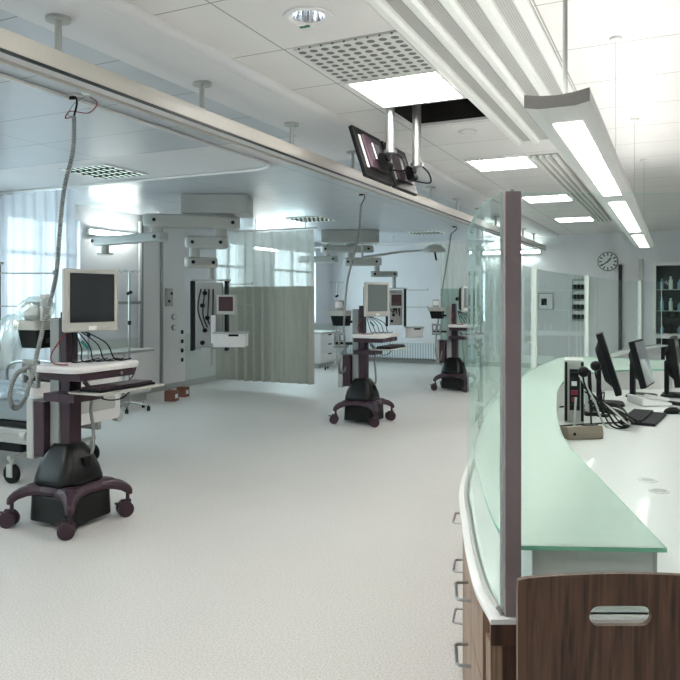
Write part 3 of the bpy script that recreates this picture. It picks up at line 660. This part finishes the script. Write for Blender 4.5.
# plastic bag on the nearest cart
m = MB(); nu, nv = 20, 10; rg3 = []
for j in range(nv+1):
    t = j/nv; z = -t*.36; row = []
    for i in range(nu):
        a = 2*math.pi*i/nu; r = .035+.10*math.sin(t*2.2)**.8+.02*noise.noise(Vector((math.cos(a)*2, math.sin(a)*2, t*4+2)))
        row.append((math.cos(a)*r*1.1-.16*t, math.sin(a)*r*.7, z+.012*noise.noise(Vector((a, t*5, 1)))))
    rg3.append(row)
tag(m.loft(rg3).build('plastic_bag', 'bag', loc=(-3.96, 3.30, 1.34), smooth=True), 'translucent plastic bag hanging off the left of the nearest cart', 'bag')
m = MB(); rg3 = []
for j in range(7):
    t = j/6; row = []
    for i in range(18):
        a = 2*math.pi*i/18; r = (.13+.02*math.sin(3*a+j))*math.sin(.5+t*2.2)+.015*noise.noise(Vector((math.cos(a)*3, math.sin(a)*3, j)))
        row.append((math.cos(a)*r, math.sin(a)*r*.8, t*.16))
    rg3.append(row)
tag(m.loft(rg3).build('plastic_wrap', 'bag', loc=(-3.86, 3.40, 1.30), smooth=True), 'loose clear plastic wrap heaped over the packet on the nearest cart', 'plastic wrap')
# ceiling sockets with corrugated hoses
def hose(sock, pts, label, wires=False, r=.013, coil=True):
    e = empty('supply_hose', sock, 0, label, 'hose', 'grey hoses from ceiling to carts'); g = [tuple(Vector(p)-Vector(sock)) for p in pts]
    C = crom(g, 26 if coil else 12); rad = [r*(1.2 if i % 2 else .78) for i in range(len(C))] if coil else [r]*len(C)
    MB().tube(C, r, 10, radii=rad).build('corrugated_hose', 'hose', e, smooth=False)
    MB().box(-.09, .05, -.03, .03, -.010, -.001).build('socket_plate', 'white', e, bevel=.002)
    MB().tube(crom([(-.03, 0, -.012), (.015, 0, -.02), (.025, .0, -.06), g[0]], 6), .006, 8).cyl((-.045, 0, -.016), (0, 0, -.02), .012, 10).build('black_plug', 'black', e)
    if wires:
        MB().tube(crom([(.13, 0, -.03), (.17, .02, -.07), (.1, .02, -.12), (-.03, 0, -.10), (-.07, 0, -.14), g[0]], 8), .0035, 6).build('red_wire', 'red', e)
        MB().tube(crom([(.10, 0, -.02), (.0, 0, -.06), (-.05, 0, -.12), g[0]], 8), .003, 6).build('grey_wire', 'hose', e)
        MB().box(.08, .20, -.02, .02, -.011, -.001).build('second_plate', 'pic', e)
HP1 = [(74, 116, 4.33), (73, 150, 4.33), (64, 190, 4.36), (60, 230, 4.40), (57, 268, 4.42), (53, 290, 4.40), (44, 324, 4.33), (38, 350, 4.28), (31, 380, 4.24), (23, 402, 4.22), (14, 408, 4.22), (10, 395, 4.24), (16, 375, 4.3), (30, 366, 4.42)]
hose((-3.34, 3.22, 2.70), [loc_rd((a-340)/707*d, d, 1.45+(298-b)*d/707) for a, b, d in HP1], 'long grey corrugated hose from ceiling socket to the nearest cart', True)
hose((-3.37, 7.72, 2.70), [loc_rd((a-340)/707*d, d, 1.45+(298-b)*d/707) for a, b, d in [(361, 205, 8.4), (359, 230, 8.4), (354, 255, 8.4), (348, 278, 8.35), (345, 305, 8.3), (344, 335, 8.3), (346, 356, 8.3), (345, 370, 8.28), (340, 373, 8.28), (339, 366, 8.3), (343, 352, 8.32), (350, 343, 8.35)]], 'grey hose hanging from the ceiling to the middle cart')
hose((-3.45, 11.9, 2.70), [loc_rd((a-340)/707*d, d, 1.45+(298-b)*d/707) for a, b, d in [(451, 234, 12.3), (448, 255, 12.1), (443, 285, 11.8), (439, 315, 11.5), (436, 340, 11.3), (436, 355, 11.2), (440, 360, 11.2), (442, 352, 11.2), (445, 345, 11.2)]], 'grey hose hanging from the ceiling to the farthest cart')

# ---------------------------------------------------------------- ceiling pendants
def stad(L, r, n=8): # stadium outline from x=0 to x=L
    return [(L+r*math.cos(math.radians(-90+180*i/n)), r*math.sin(math.radians(-90+180*i/n))) for i in range(n+1)]+[(r*math.cos(math.radians(90+180*i/n)), r*math.sin(math.radians(90+180*i/n))) for i in range(n+1)]
def arm(e, p, q, z0, z1, r, name='arm'):
    d = Vector(q)-Vector(p); R = Matrix.Translation((p[0], p[1], 0)) @ Matrix.Rotation(math.atan2(d.y, d.x), 4, 'Z')
    o = MB().prism(stad(d.length, r), z0, z1, R).build(name, 'lgrey', e, bevel=min(.03, (z1-z0)*.25), seg=3)
    for x in (0, d.length):
        for s in (-1, 1): MB().cyl(R @ Vector((x, s*(r-.004), (z0+z1)/2)), R @ Vector((x, s*(r+.012), (z0+z1)/2)), .022, 10).build('brake_knob', 'dgrey', o)
    return o
def joint(e, p, z0, z1, r=.05): MB().cyl((p[0], p[1], z0), (p[0], p[1], z1), r, 20).build('joint', 'lgrey', e)
def head(e, x, y, z0, z1, w=.40, drawer=None, scr=None, rails=(), rail_len=.32):
    h = MB().box(x-w/2+.05, x+w/2-.05, y-.05, y+.05, z0+.02, z1-.02).build('equipment_column', 'alu', e, bevel=.004)
    for s in (-1, 1): MB().box(x+s*w/2-.02, x+s*w/2+.02, y-.07, y+.06, z0, z1).build('side_post', 'dgrey', e, bevel=.004)
    MB().box(x-w/2, x+w/2+.04, y-.09, y+.07, z1, z1+.02).build('top_plate', 'lgrey', e)
    for j in range(5):
        z = z0+.1+j*(z1-z0-.25)/4; MB().cyl((x-.08+.03*(j % 3), y-.05, z), (x-.08+.03*(j % 3), y-.075, z), .028, 12).build('outlet', 'black', e)
    k = MB()
    for j in range(4): k.tube(crom([(x-.1+.05*j, y-.06, z1-.1), (x-.12+.06*j, y-.14, z1-.35-.05*j), (x-.05+.03*j, y-.07, z0+.25+.04*j)], 6), .008, 6)
    k.build('cables', 'black', e)
    k = MB()
    for zz in rails:
        k.box(x+w/2+.02, x+w/2+rail_len, y-.06, y-.04, zz-.006, zz+.006); k.cyl((x+w/2+rail_len, y-.05, zz-.012), (x+w/2+rail_len, y-.05, zz+.025), .012, 8)
    if rails: k.build('side_rail', 'alu', e)
    if scr:
        sx, sz, sw, sh, sm = scr
        R = Matrix.Translation((sx, y-.16, sz)) @ Matrix.Rotation(math.radians(-12), 4, 'Z')
        s_ = MB().box(-sw/2, sw/2, -.02, .035, -sh/2, sh/2, R).build('patient_monitor', 'beige', e, bevel=.008)
        MB().box(-sw*.38, sw*.38, -.024, -.0205, -sh*.33, sh*.4, R).build('display', sm, s_)
        MB().cyl((sx, y-.12, sz), (sx, y-.05, sz), .03, 10).build('monitor_mount', 'dgrey', s_)
    if drawer:
        x0, x1, za, zb = drawer
        sh = MB().box(x0, x1+.02, y-.30, y+.06, zb, zb+.015).build('shelf', 'lgrey', e)
        d = MB().box(x0+.01, x1, y-.29, y+.04, za, zb).build('drawer', 'white', e, bevel=.005)
        MB().box((x0+x1)/2+.0, (x0+x1)/2+.12, y-.297, y-.29, zb-.03, zb-.005).build('drawer_grip', 'black', d)
# middle bay
e = empty('ceiling_supply_pendant', (*loc_rd(-1.51, 8.75)[:2], 0), TH, 'pale ceiling pendant with jointed arms and equipment head in the middle bay', 'ceiling pendant')
MB().box(-.40, .40, -.28, .28, 2.47, 2.695).build('ceiling_box', 'lgrey', e, bevel=.008)
joint(e, (.1, -.05), 2.42, 2.47, .12)
arm(e, (.17, -.08), (-.70, -.40), 2.29, 2.44, .115, 'upper_arm')
joint(e, (-.66, -.38), 2.23, 2.29, .07); arm(e, (-.62, -.37), (-1.58, .30), 2.12, 2.23, .09, 'left_arm')
joint(e, (-1.48, .25), 2.02, 2.12, .05); MB().cyl((-1.48, .25, 2.0), (-1.48, .25, 2.02), .10, 20).build('end_cap', 'lgrey', e)
joint(e, (.04, -.10), 2.20, 2.29, .085); arm(e, (.05, -.10), (-.28, -.15), 2.05, 2.20, .095, 'middle_arm')
joint(e, (-.26, -.15), 1.95, 2.05, .065); arm(e, (-.30, -.15), (-.08, -.03), 1.82, 1.95, .08, 'lower_arm')
joint(e, (-.08, -.03), 1.68, 1.82, .035)
head(e, -.10, .0, .80, 1.66, .42, drawer=(-.02, .37, .86, 1.02), scr=(.13, 1.37, .24, .24, 'screen_red'), rails=(1.62, 1.36), rail_len=.32)
MB().box(-.19, -.07, -.10, .06, .62, .84).build('lower_box', 'lgrey', e, bevel=.005)
MB().cyl((-.03, -.15, .9), (-.03, -.15, 1.24), .028, 12).build('suction_canister', 'white', e)
# far bay
e = empty('ceiling_supply_pendant', (*loc_rd(.187, 13.2)[:2], 0), TH, 'pale ceiling pendant with jointed arms in the far bay behind the middle cart', 'ceiling pendant')
MB().box(-.53, .53, -.28, .28, 2.47, 2.695).build('ceiling_box', 'lgrey', e, bevel=.008)
joint(e, (0, 0), 2.43, 2.47, .12)
arm(e, (.35, 0), (-.45, .05), 2.30, 2.43, .10, 'upper_arm')
joint(e, (-.42, .05), 2.24, 2.30, .05); arm(e, (-.30, .05), (-.9, .2), 2.12, 2.24, .08, 'left_arm'); MB().cyl((-.42, .05, 2.2), (-.42, .05, 2.69), .018, 10).build('hanger', 'steel', e)
joint(e, (0, 0), 2.2, 2.30, .07); arm(e, (-.03, 0), (.5, -.05), 2.05, 2.2, .09, 'middle_arm')
joint(e, (.5, -.05), 1.95, 2.05, .05); arm(e, (.45, -.05), (.82, 0), 1.84, 1.95, .075, 'lower_arm')
joint(e, (.82, 0), 1.62, 1.84, .035)
head(e, .86, .05, .92, 1.62, .34, drawer=(1.0, 1.34, .72, .90), scr=(.86, 1.40, .24, .28, 'screen_red'), rails=(1.60, 1.28), rail_len=.42)
# nearest bay, cropped by the left edge of the photograph
e = empty('ceiling_supply_pendant', (*loc_rd(-3.12, 6.05)[:2], 0), TH, 'equipment pendant at the left edge above the bed, with rails sticking out', 'ceiling pendant')
MB().box(-.9, -.3, -.25, .25, 2.47, 2.695).build('ceiling_box', 'lgrey', e, bevel=.008)
joint(e, (-.5, 0), 2.33, 2.47, .09); arm(e, (-.5, 0), (-.05, 0), 2.2, 2.33, .09, 'upper_arm'); joint(e, (-.05, 0), 1.76, 2.2, .035)
head(e, -.05, 0, 1.0, 1.74, .44, drawer=(-.25, .16, .95, 1.06), scr=(.03, 1.5, .28, .28, 'screen'), rails=(1.66, 1.38), rail_len=.52)
# examination lamp
e = empty('examination_lamp', (*loc_rd(.41, 13.0)[:2], 0), TH, 'white examination lamp on a long thin arm in the far bay', 'lamp')
MB().cyl((0, 0, 2.19), (0, 0, 2.69), .02, 12).cyl((0, 0, 2.62), (0, 0, 2.695), .06, 16).build('ceiling_stem', 'lgrey', e)
MB().tube([(0, 0, 2.19), (.7, .0, 2.30), (1.16, 0, 2.33)], .022, 10, radii=[.03, .02, .016]).build('arm', 'lgrey', e)
lr = []
for z, rr in ((2.29, .19), (2.31, .20), (2.36, .185), (2.42, .11), (2.44, .04)): lr.append([(1.33+c*rr, s*rr*.9, z) for c, s in rg])
MB().loft(lr).build('lamp_head', 'beige', e, smooth=True)
MB().cyl((1.33, -.02, 2.29), (1.36, -.02, 2.14), .018, 10).build('handle', 'black', e)

# ---------------------------------------------------------------- bed and bay furniture
e = empty('hospital_bed', (-5.5, 4.32, 0), 0, 'grey hospital bed with white footboard behind the nearest cart', 'bed')
f = MB().box(-1.0, 1.0, -.42, .42, .38, .43); f.box(-.95, .95, -.38, -.34, .30, .38); f.box(-.95, .95, .34, .38, .30, .38); f.build('frame', 'lgrey', e, bevel=.006)
MB().box(-1.0, 1.02, -.43, .43, .49, .64).build('mattress', 'mattress', e, bevel=.03, seg=3)
MB().box(-.95, .95, -.40, .40, .44, .48).build('mattress_platform', 'dgrey', e, bevel=.004)
MB().loft([[(1.05, y, z+.60) for y, z in rrect(.47, .20, .05)], [(1.085, y, z+.60) for y, z in rrect(.47, .20, .05)]]).build('footboard', 'white', e, bevel=.006)
MB().loft([[(1.086, y, z+.55) for y, z in rrect(.40, .055, .02)], [(1.092, y, z+.55) for y, z in rrect(.40, .055, .02)]]).build('footboard_inset', 'lgrey', e)
MB().loft([[(-1.05, y, z+.70) for y, z in rrect(.47, .30, .05)], [(-1.085, y, z+.70) for y, z in rrect(.47, .30, .05)]]).build('headboard', 'white', e, bevel=.006)
for sy in (-1, 1):
    m = MB(); m.tube(crom([(-.3, sy*.47, .5), (-.28, sy*.47, .82), (.5, sy*.47, .82), (.55, sy*.47, .5)], 8), .014, 8)
    for z in (.6, .7): m.cyl((-.28, sy*.47, z), (.53, sy*.47, z), .009, 8)
    m.box(-.3, -.26, sy*.43, sy*.48, .40, .5); m.box(.5, .54, sy*.43, sy*.48, .40, .5); m.build('side_rail', 'steel', e)
MB().box(-.6, .6, -.16, .16, .16, .26).build('lift_base', 'dgrey', e, bevel=.02)
MB().tube([(.5, 0, .24), (.2, .0, .39)], .04, 10).tube([(-.5, 0, .24), (-.2, 0, .39)], .04, 10).build('lift_arm', 'dgrey', e)
MB().cyl((.8, -.45, .2), (.8, .45, .2), .02, 10).cyl((-.8, -.45, .2), (-.8, .45, .2), .02, 10).box(-.85, .85, -.05, .05, .17, .23).build('undercarriage', 'lgrey', e)
for sx in (-1, 1):
    for sy in (-1, 1):
        c = MB().cyl((sx*.8, sy*.42, .13), (sx*.8, sy*.42, .22), .02, 10).box(sx*.8-.03, sx*.8+.03, sy*.42-.028, sy*.42-.02, .05, .15).build('caster', 'lgrey', e)
        MB().cyl((sx*.8, sy*.42-.018, .0755), (sx*.8, sy*.42+.018, .0755), .075, 24).build('wheel', 'black', c)
for sy in (-1, 1): MB().cyl((1.0, sy*.49, .40), (1.06, sy*.49, .40), .04, 16).build('corner_bumper', 'lgrey', e)
# crumpled foil cover
m = MB(); n = 34; vv = []
for i in range(n+1):
    row = []
    for j in range(n+1):
        x = -.6+1.15*i/n; y = -.40+.80*j/n; edge = min(i, j, n-i, n-j)/n
        z = .035+.045*noise.noise(Vector((x*5, y*5, 0)))+.035*abs(noise.noise(Vector((x*14, y*14, 3))))
        row.append((x, y, max(.004, z*min(1, edge*8))))
    vv.append(row)
for a, b in zip(vv, vv[1:]): m.strip(a, b)
tag(m.build('foil_blanket', 'foil', loc=(-5.1, 4.32, .642)), 'crumpled shiny foil blanket spread on the hospital bed', 'blanket')
# wall cabinet
e = empty('wall_cabinet', (-7.02, 7.38, 0), 0, 'low white cabinet with worktop standing at the left wall behind the nearest cart', 'cabinet')
MB().box(-.24, .26, -.56, .56, .12, .70).build('body', 'white', e, bevel=.004)
MB().box(-.25, .30, -.60, .60, .70, .73).build('worktop', 'lgrey', e, bevel=.004)
MB().box(-.22, .20, -.54, .54, 0, .12).build('plinth', 'lgrey', e)
for k in range(2):
    d = MB().box(.26, .278, -.555+k*.56, -.01+k*.56, .14, .69).build('door', 'white', e, bevel=.002); MB().box(.278, .29, -.07+k*.12-.01*k, -.06+k*.12-.01*k, .45, .6).build('handle', 'steel', d)
for (x, y, s, l) in ((-6.42, 7.98, .15, 'left one of two brown cardboard boxes on the floor by the wall panel'), (-6.55, 8.4, .14, 'right one of two brown cardboard boxes on the floor by the wall panel')):
    b = empty('cardboard_box', (x, y, 0), .2, l, 'box', 'cardboard boxes on the floor'); MB().box(-s/2, s/2, -s/2, s/2, 0, s).build('carton', 'card', b, bevel=.003); MB().box(s/2, s/2+.002, -.04, .04, .04, .1).build('carton_label', 'pic', b)
def iv_pole(x, y, h, label, hooks=4):
    e = empty('drip_stand', (x, y, 0), .3, label, 'drip stand', 'drip stands in the ward')
    MB().cyl((0, 0, .09), (0, 0, h), .012, 10).build('pole', 'steel', e)
    for k in range(5):
        a = 2*math.pi*k/5; lg = MB().tube([(0, 0, .11), (math.cos(a)*.26, math.sin(a)*.26, .075)], .012, 8).build('leg', 'steel', e)
        MB().cyl((math.cos(a)*.26-.01, math.sin(a)*.26, .033), (math.cos(a)*.26+.01, math.sin(a)*.26, .033), .0325, 14).cyl((math.cos(a)*.26, math.sin(a)*.26, .06), (math.cos(a)*.26, math.sin(a)*.26, .085), .008, 8).build('caster', 'black', lg)
    m = MB()
    for k in range(hooks):
        a = 2*math.pi*k/hooks; c, s = math.cos(a), math.sin(a); m.tube(crom([(0, 0, h), (c*.08, s*.08, h+.02), (c*.12, s*.12, h+.0), (c*.14, s*.14, h+.03)], 5), .005, 6)
    m.build('hook', 'steel', e); MB().cyl((-.03, 0, h*.86-.03), (.03, 0, h*.86), .022, 10).build('clamp', 'black', e)
    MB().cyl((0, 0, h*.62), (0, 0, h*.65), .022, 10).build('clamp', 'black', e)
iv_pole(-6.35, 7.05, 1.78, 'taller steel drip stand in front of the white wall cabinet')
iv_pole(-6.45, 6.45, 1.58, 'shorter steel drip stand beside the taller one near the wall cabinet')
iv_pole(-6.2, 12.9, 1.75, 'steel drip stand in the far bay, left of the middle cart')
e = empty('drawer_unit', (-6.85, 13.35, 0), 0, 'white drawer unit against the wall in the far bay', 'drawer unit')
MB().box(-.3, .25, -.4, .4, .1, .72).build('body', 'white', e, bevel=.004); MB().box(-.31, .3, -.42, .42, .72, .745).build('worktop', 'lgrey', e)
for k in range(3):
    z = .12+k*.2; d = MB().box(.25, .268, -.39, .39, z, z+.19).build('drawer', 'white', e, bevel=.002); MB().box(.268, .275, -.08, .08, z+.15, z+.175).build('grip', 'black', d)
MB().box(-.28, .2, -.38, .38, 0, .1).build('plinth', 'lgrey', e)
e = empty('radiator', (-5.3, YF-.1, .12), 0, 'ribbed white radiator low on the far wall', 'radiator')
MB().box(-1.5, 1.6, -.04, .04, 0, .34).build('rib_body', 'radi', e, bevel=.004); MB().box(-1.5, 1.6, -.05, .05, .34, .355).build('top_grille', 'white', e)
m = MB()
for x in (-1.3, 1.4): m.box(x, x+.05, .04, .098, .05, .3)
m.build('wall_bracket', 'white', e)
for x in (-1.4, 1.5): MB().cyl((x, 0, -.12), (x, 0, 0), .012, 8).build('pipe', 'white', e)
# tube lights on the walls above the bed heads
def wall_light(x, y, rz, L, z, label):
    e = empty('wall_light', (x, y, z), rz, label, 'wall light', 'wall lights above the bed heads')
    MB().box(0, .06, -L/2, L/2, -.04, .04).build('housing', 'lgrey', e, bevel=.004)
    MB().cyl((.085, -L/2+.03, 0), (.085, L/2-.03, 0), .02, 12).build('tube', 'wall_on', e)
wall_light(XL+.003, 7.72, 0, .95, 2.36, 'glowing wall light above the low white cabinet')
wall_light(XL+.003, 11.82, 0, .85, 2.40, 'glowing wall light between the windows of the far bay')
wall_light(-3.1, YF-.003, -math.pi/2, 1.2, 2.40, 'glowing wall light at the end wall seen through the curved glass')

# ---------------------------------------------------------------- end wall behind the desk
e = empty('wall_clock', (.95-.95, YF, 2.17), 0, 'round white wall clock with black hour marks and hands', 'clock')
e.location.x = 14.9*((268/707)*math.cos(TH)-math.sin(TH))/(math.cos(TH)+(268/707)*math.sin(TH))
rgo = [(c*.185, s*.185) for c, s in rg]
MB().cyl((0, -.003, 0), (0, -.04, 0), .19, 40).build('rim', 'dgrey', e); MB().cyl((0, -.04, 0), (0, -.043, 0), .177, 40).build('face', 'clockface', e)
for k in range(12):
    R = Matrix.Rotation(math.radians(30*k), 4, 'Y'); MB().box(-.011, .011, -.047, -.043, .115, .165, R).build('hour_mark', 'black', e)
for ang, L, w_ in ((40, .095, .012), (235, .145, .009)): MB().box(-w_, w_, -.052, -.048, -.03, L, Matrix.Rotation(math.radians(ang), 4, 'Y')).build('hand', 'black', e)
def wx(px, Y=14.9): t = (px-340)/707; return Y*(t*math.cos(TH)-math.sin(TH))/(math.cos(TH)+t*math.sin(TH))
e = empty('file_rack', (wx(580), YF-.003, 1.0), 0, 'wall-mounted rack with four shelves of leaflets seen through the glass', 'rack')
MB().box(-.15, .15, -.02, 0, 0, .84).build('back_board', 'lgrey', e)
for k in range(4):
    p = MB().box(-.14, .14, -.09, -.02, .03+k*.2, .05+k*.2).box(-.14, .14, -.09, -.082, .05+k*.2, .12+k*.2).build('pocket', 'dgrey', e)
    MB().box(-.11, .11, -.08, -.03, .05+k*.2, .19+k*.2).build('leaflets', 'pic', p)
e = empty('notice_board', (wx(546), YF-.003, 1.2), 0, 'small framed notice on the end wall seen through the glass', 'notice')
MB().box(-.16, .16, -.02, 0, 0, .36).build('frame', 'lgrey', e); MB().box(-.13, .13, -.024, -.02, .03, .33).build('sheet', 'pic', e)
MB().box(-.09, .02, -.026, -.024, .1, .24).build('picture', 'dgrey', e)
struct(MB().box(wx(620.5)-.03, wx(620.5)+.03, YF-.12, YF-.001, .1, 2.1).build('trim_4', 'dgrey'))
struct(MB().box(wx(641)-.04, wx(641)+.04, YF-.06, YF-.001, .1, 2.2).build('trim_5', 'lgrey'))
# glass-fronted medicine cabinet
e = empty('glass_cabinet', (.42, YF-.46, 0), 0, 'tall white-framed cabinet with dark glass doors at the right of the end wall', 'cabinet')
b = MB(); b.box(-.82, .82, .42, .45, 0, 2.12); b.box(-.82, -.76, 0, .42, 0, 2.12); b.box(.76, .82, 0, .42, 0, 2.12); b.box(-.76, .76, 0, .42, 2.06, 2.12); b.box(-.76, .76, 0, .42, 0, .12); b.box(-.76, .76, 0, .42, .70, .78); b.build('cabinet_frame', 'white', e)
MB().box(-.76, .76, .40, .42, .12, .70).box(-.76, .76, .40, .42, .78, 2.06).build('back_lining', 'dgrey', e)
for z in (1.2, 1.6): MB().box(-.76, .76, .06, .40, z, z+.015).build('shelf', 'lgrey', e)
for k in range(4): MB().box(-.76+k*.38, -.385+k*.38, .01, .016, .79, 2.05).build('glass_door', 'gsheet', e)
random.seed(4)
for z in (.781, 1.216, 1.616):
    for k in range(9):
        x = -.36-.3+k*.15; h = random.uniform(.12, .26); c = random.choice(['bluewin', 'pic', 'bluewin', 'dgrey'])
        o = MB().cyl((0, 0, 0), (0, 0, h*.75), .035, 10).cyl((0, 0, h*.75), (0, 0, h), .018, 8).build('bottle', c, loc=(.42+x, YF-.46+.22, z)); tag(o, {'bluewin': 'small blue bottle', 'pic': 'small white bottle', 'dgrey': 'small dark bottle'}[c]+{.781: ' on the lowest visible shelf of', 1.216: ' on the middle shelf of', 1.616: ' on the top shelf of'}[z]+' the tall glass cabinet', 'bottle', 'bottles in the glass cabinet')

# ---------------------------------------------------------------- things on the desk
def monitor(x, y, rz, lean, label, h=.40, w=.42, sm='screen', bez='black', zc=.27, lift=0):
    e = empty('desktop_monitor', (x, y, .7525+lift), math.radians(rz), label, 'monitor', 'monitors on the nurse desk')
    R = Matrix.Translation((0, 0, zc)) @ Matrix.Rotation(math.radians(-lean), 4, 'Y')  # faces +x
    MB().box(-.02, .02, -w/2, w/2, -h/2, h/2, R).build('housing', 'black', e, bevel=.006)
    MB().box(.0195, .0235, -w/2+.012, w/2-.012, -h/2+.012, h/2-.012, R).build('display', sm, e)
    MB().loft([[(-.02, a, b) for a, b in rrect(w*.36, h*.38, .03)], [(-.055, a, b) for a, b in rrect(w*.28, h*.26, .03)]], R).build('rear_shell', 'black', e)
    MB().box(-.075, -.045, -.04, .04, .012, zc, None).build('stand_neck', 'black', e, bevel=.006)
    MB().loft([[(a-.0, b, 0) for a, b in rrect(.10, .12, .06)], [(a, b, .014) for a, b in rrect(.09, .11, .05)]]).build('foot', 'black', e)
    return e
monitor(-.40, 4.95, 5, 17, 'black monitor seen edge-on, nearest of the desk monitors', .41, .35, zc=.275)
monitor(-.22, 5.45, -7, 14, 'desk monitor with bright reflecting screen, second from the post', .33, .36, 'chrome', zc=.235)
monitor(.0, 5.58, -3, 8, 'desk monitor cut by the right edge of the photograph', .34, .42, zc=.25)
e = empty('computer_tower', (*loc_rd(1.33, 4.02)[:2], .7525), TH-.30, 'open beige computer tower showing cabled rear ports, on the desk', 'computer')
MB().box(-.052, .052, -.07, .13, 0, .35).build('case', 'lgrey', e, bevel=.003)
MB().box(-.050, -.036, -.076, -.07, .01, .34).box(.036, .05, -.076, -.07, .01, .34).build('side_flange', 'black', e)
MB().box(-.025, .03, -.074, -.07, .07, .30).build('port_plate', 'dgrey', e)
for z, c, w in ((.27, 'black', .02), (.22, 'pic', .014), (.17, 'red', .018), (.13, 'red', .014), (.09, 'black', .018)): MB().box(-w, w, -.088, -.074, z-.012, z+.012).build('plug', c, e)
e = empty('card_reader', (*loc_rd(1.20, 3.54)[:2], .7525), TH+.15, 'taupe desk device with sloped top in front of the computer tower', 'device')
MB().prism([(-.06, 0), (.06, 0), (.065, .03), (.04, .05), (-.055, .066), (-.066, .03)], -.095, .095, Matrix.Rotation(math.pi/2, 4, 'Z') @ T).build('case', 'brown', e, bevel=.006)
MB().box(.02, .06, -.03, .03, .055, .064).build('key_pad', 'dgrey', e); MB().cyl((-.06, -.067, .03), (-.06, -.060, .03), .008, 10).build('jack', 'black', e)
MB().cyl((-.03, 0, .05), (-.02, 0, .2), .006, 8).build('stem', 'lgrey', e)
for dx, l in ((0, 'black round microphone head on a thin stem, left of the pair'), (.065, 'black round microphone head on a thin stem, right of the pair')):
    e = empty('desk_microphone', (*loc_rd(1.325+dx*2.8, 3.84+dx*5)[:2], .7525), TH, l, 'microphone', 'desk microphones')
    MB().tube(crom([(0.04, 0, .006), (.03, 0, .15), (.0, 0, .24), (-.01, -.02, .29)], 6), .005, 8).build('stem', 'black', e)
    MB().cyl((.04, 0, 0), (.04, 0, .012), .035, 20).build('foot', 'black', e)
    b = bmesh.new(); bmesh.ops.create_uvsphere(b, u_segments=16, v_segments=10, radius=.030, matrix=Matrix.Translation((-.012, -.03, .30))); mm = MB(); mm.b.free(); mm.b = b; mm.build('foam_head', 'black', e, smooth=True)
e = empty('handset_dock', (*loc_rd(1.49, 4.22)[:2], .7525), TH, 'upright black and silver handset standing behind the microphones', 'handset')
MB().box(-.014, .014, -.03, .03, .02, .27, Matrix.Rotation(-.05, 4, 'Y')).build('handset', 'black', e, bevel=.008); MB().box(-.018, -.008, -.03, .03, .02, .26, Matrix.Rotation(-.05, 4, 'Y')).build('handset_back', 'lgrey', e, bevel=.006)
MB().box(-.04, .04, -.05, .05, 0, .022).build('dock', 'black', e, bevel=.004)
kbd(0, 'keyboard', 'black keyboard with palm rest on the nurse desk', 'desk keyboard', (-.20, 4.42, .7525), -.12, 'dgrey', .44, .13, .06)
e = empty('computer_mouse', (-.02, 4.72, .7525), .6, 'black computer mouse beside the desk keyboard', 'mouse')
rr = []
for z, k in ((0, 1), (.012, 1.05), (.026, .85), (.036, .45)): rr.append([(c*.052*k, s*.030*k, z) for c, s in rg])
MB().loft(rr).build('shell', 'black', e, smooth=True); MB().box(.01, .03, -.002, .002, .03, .036).build('scroll_wheel', 'dgrey', e)
tag(MB().box(-.03, .03, -.02, .02, 0, .014).build('blue_token', 'blue', loc=(.045, 4.70, .7525), bevel=.004), 'small blue plastic token by the mouse', 'token')
tag(MB().box(-.022, .022, -.09, .09, 0, .022).build('telephone_handset', 'black', loc=(.02, 5.08, .7525), rot=(0, 0, .9), bevel=.009), 'black telephone handset lying on the desk behind the mouse', 'handset')
e = empty('desk_telephone', (-.16, 5.08, .7525), .5, 'white desk telephone with papers in front of the reflecting monitor', 'telephone')
MB().prism([(-.1, 0), (.1, 0), (.1, .02), (-.1, .055)], -.11, .11, T).build('case', 'pic', e, bevel=.008)
MB().box(-.05, .06, -.02, .09, .032, .045, Matrix.Rotation(.17, 4, 'Y')).build('keypad', 'lgrey', e); MB().box(-.08, .08, -.10, -.06, .04, .065, Matrix.Rotation(.17, 4, 'Y')).build('receiver', 'white', e, bevel=.01)
tag(MB().box(-.02, .02, -.05, .05, 0, .27).build('paper_box', 'pic', loc=(-.05, 5.84, .7525), rot=(0, 0, -.1), bevel=.004), 'white box standing beside the right-edge desk monitor', 'box')
random.seed(11)
def cable(pts, label, r=.0045, m='black'):
    o = MB().tube(crom(pts, 10), r, 6).build('cable', m); tag(o, label, 'cable', 'cables tangled on the nurse desk')
zt = .759
def P(r, d, z=zt): return loc_rd(r, d, z)
for k in range(7):
    a = [P(1.33+.01*k, 3.93, 1.02-.03*k), P(1.38+.02*k, 3.85, .9-.01*k), P(1.43+.02*k, 3.8-.02*k, zt+.008*k), P(1.52+.02*k, 3.72+.05*k, zt+.004*k), P(1.62+.01*k, 4.0+.06*k, zt+.006*k), P(1.62-.04*k, 4.3+.03*k, zt)]
    cable(a, 'thin cable in the tangle running from the computer tower across the desk', .0045 if k % 2 else .006, 'black' if k % 4 else 'lgrey')
cable([P(1.16, 3.8), P(1.28, 3.85), P(1.45, 3.9), P(1.6, 3.95), P(1.7, 4.1)], 'black cable lying between the taupe device and the keyboard')
cable([P(1.75, 4.7), P(1.68, 4.5, .85), P(1.6, 4.4, .80), P(1.66, 4.15, zt)], 'black cable looping down behind the nearest desk monitor')
cable([P(2.42, 5.0), P(2.3, 4.9, zt+.03), P(2.36, 4.75, zt), P(2.55, 4.95, zt+.01), P(2.6, 5.1, zt)], 'black cable coiled beside the right-edge desk monitor')
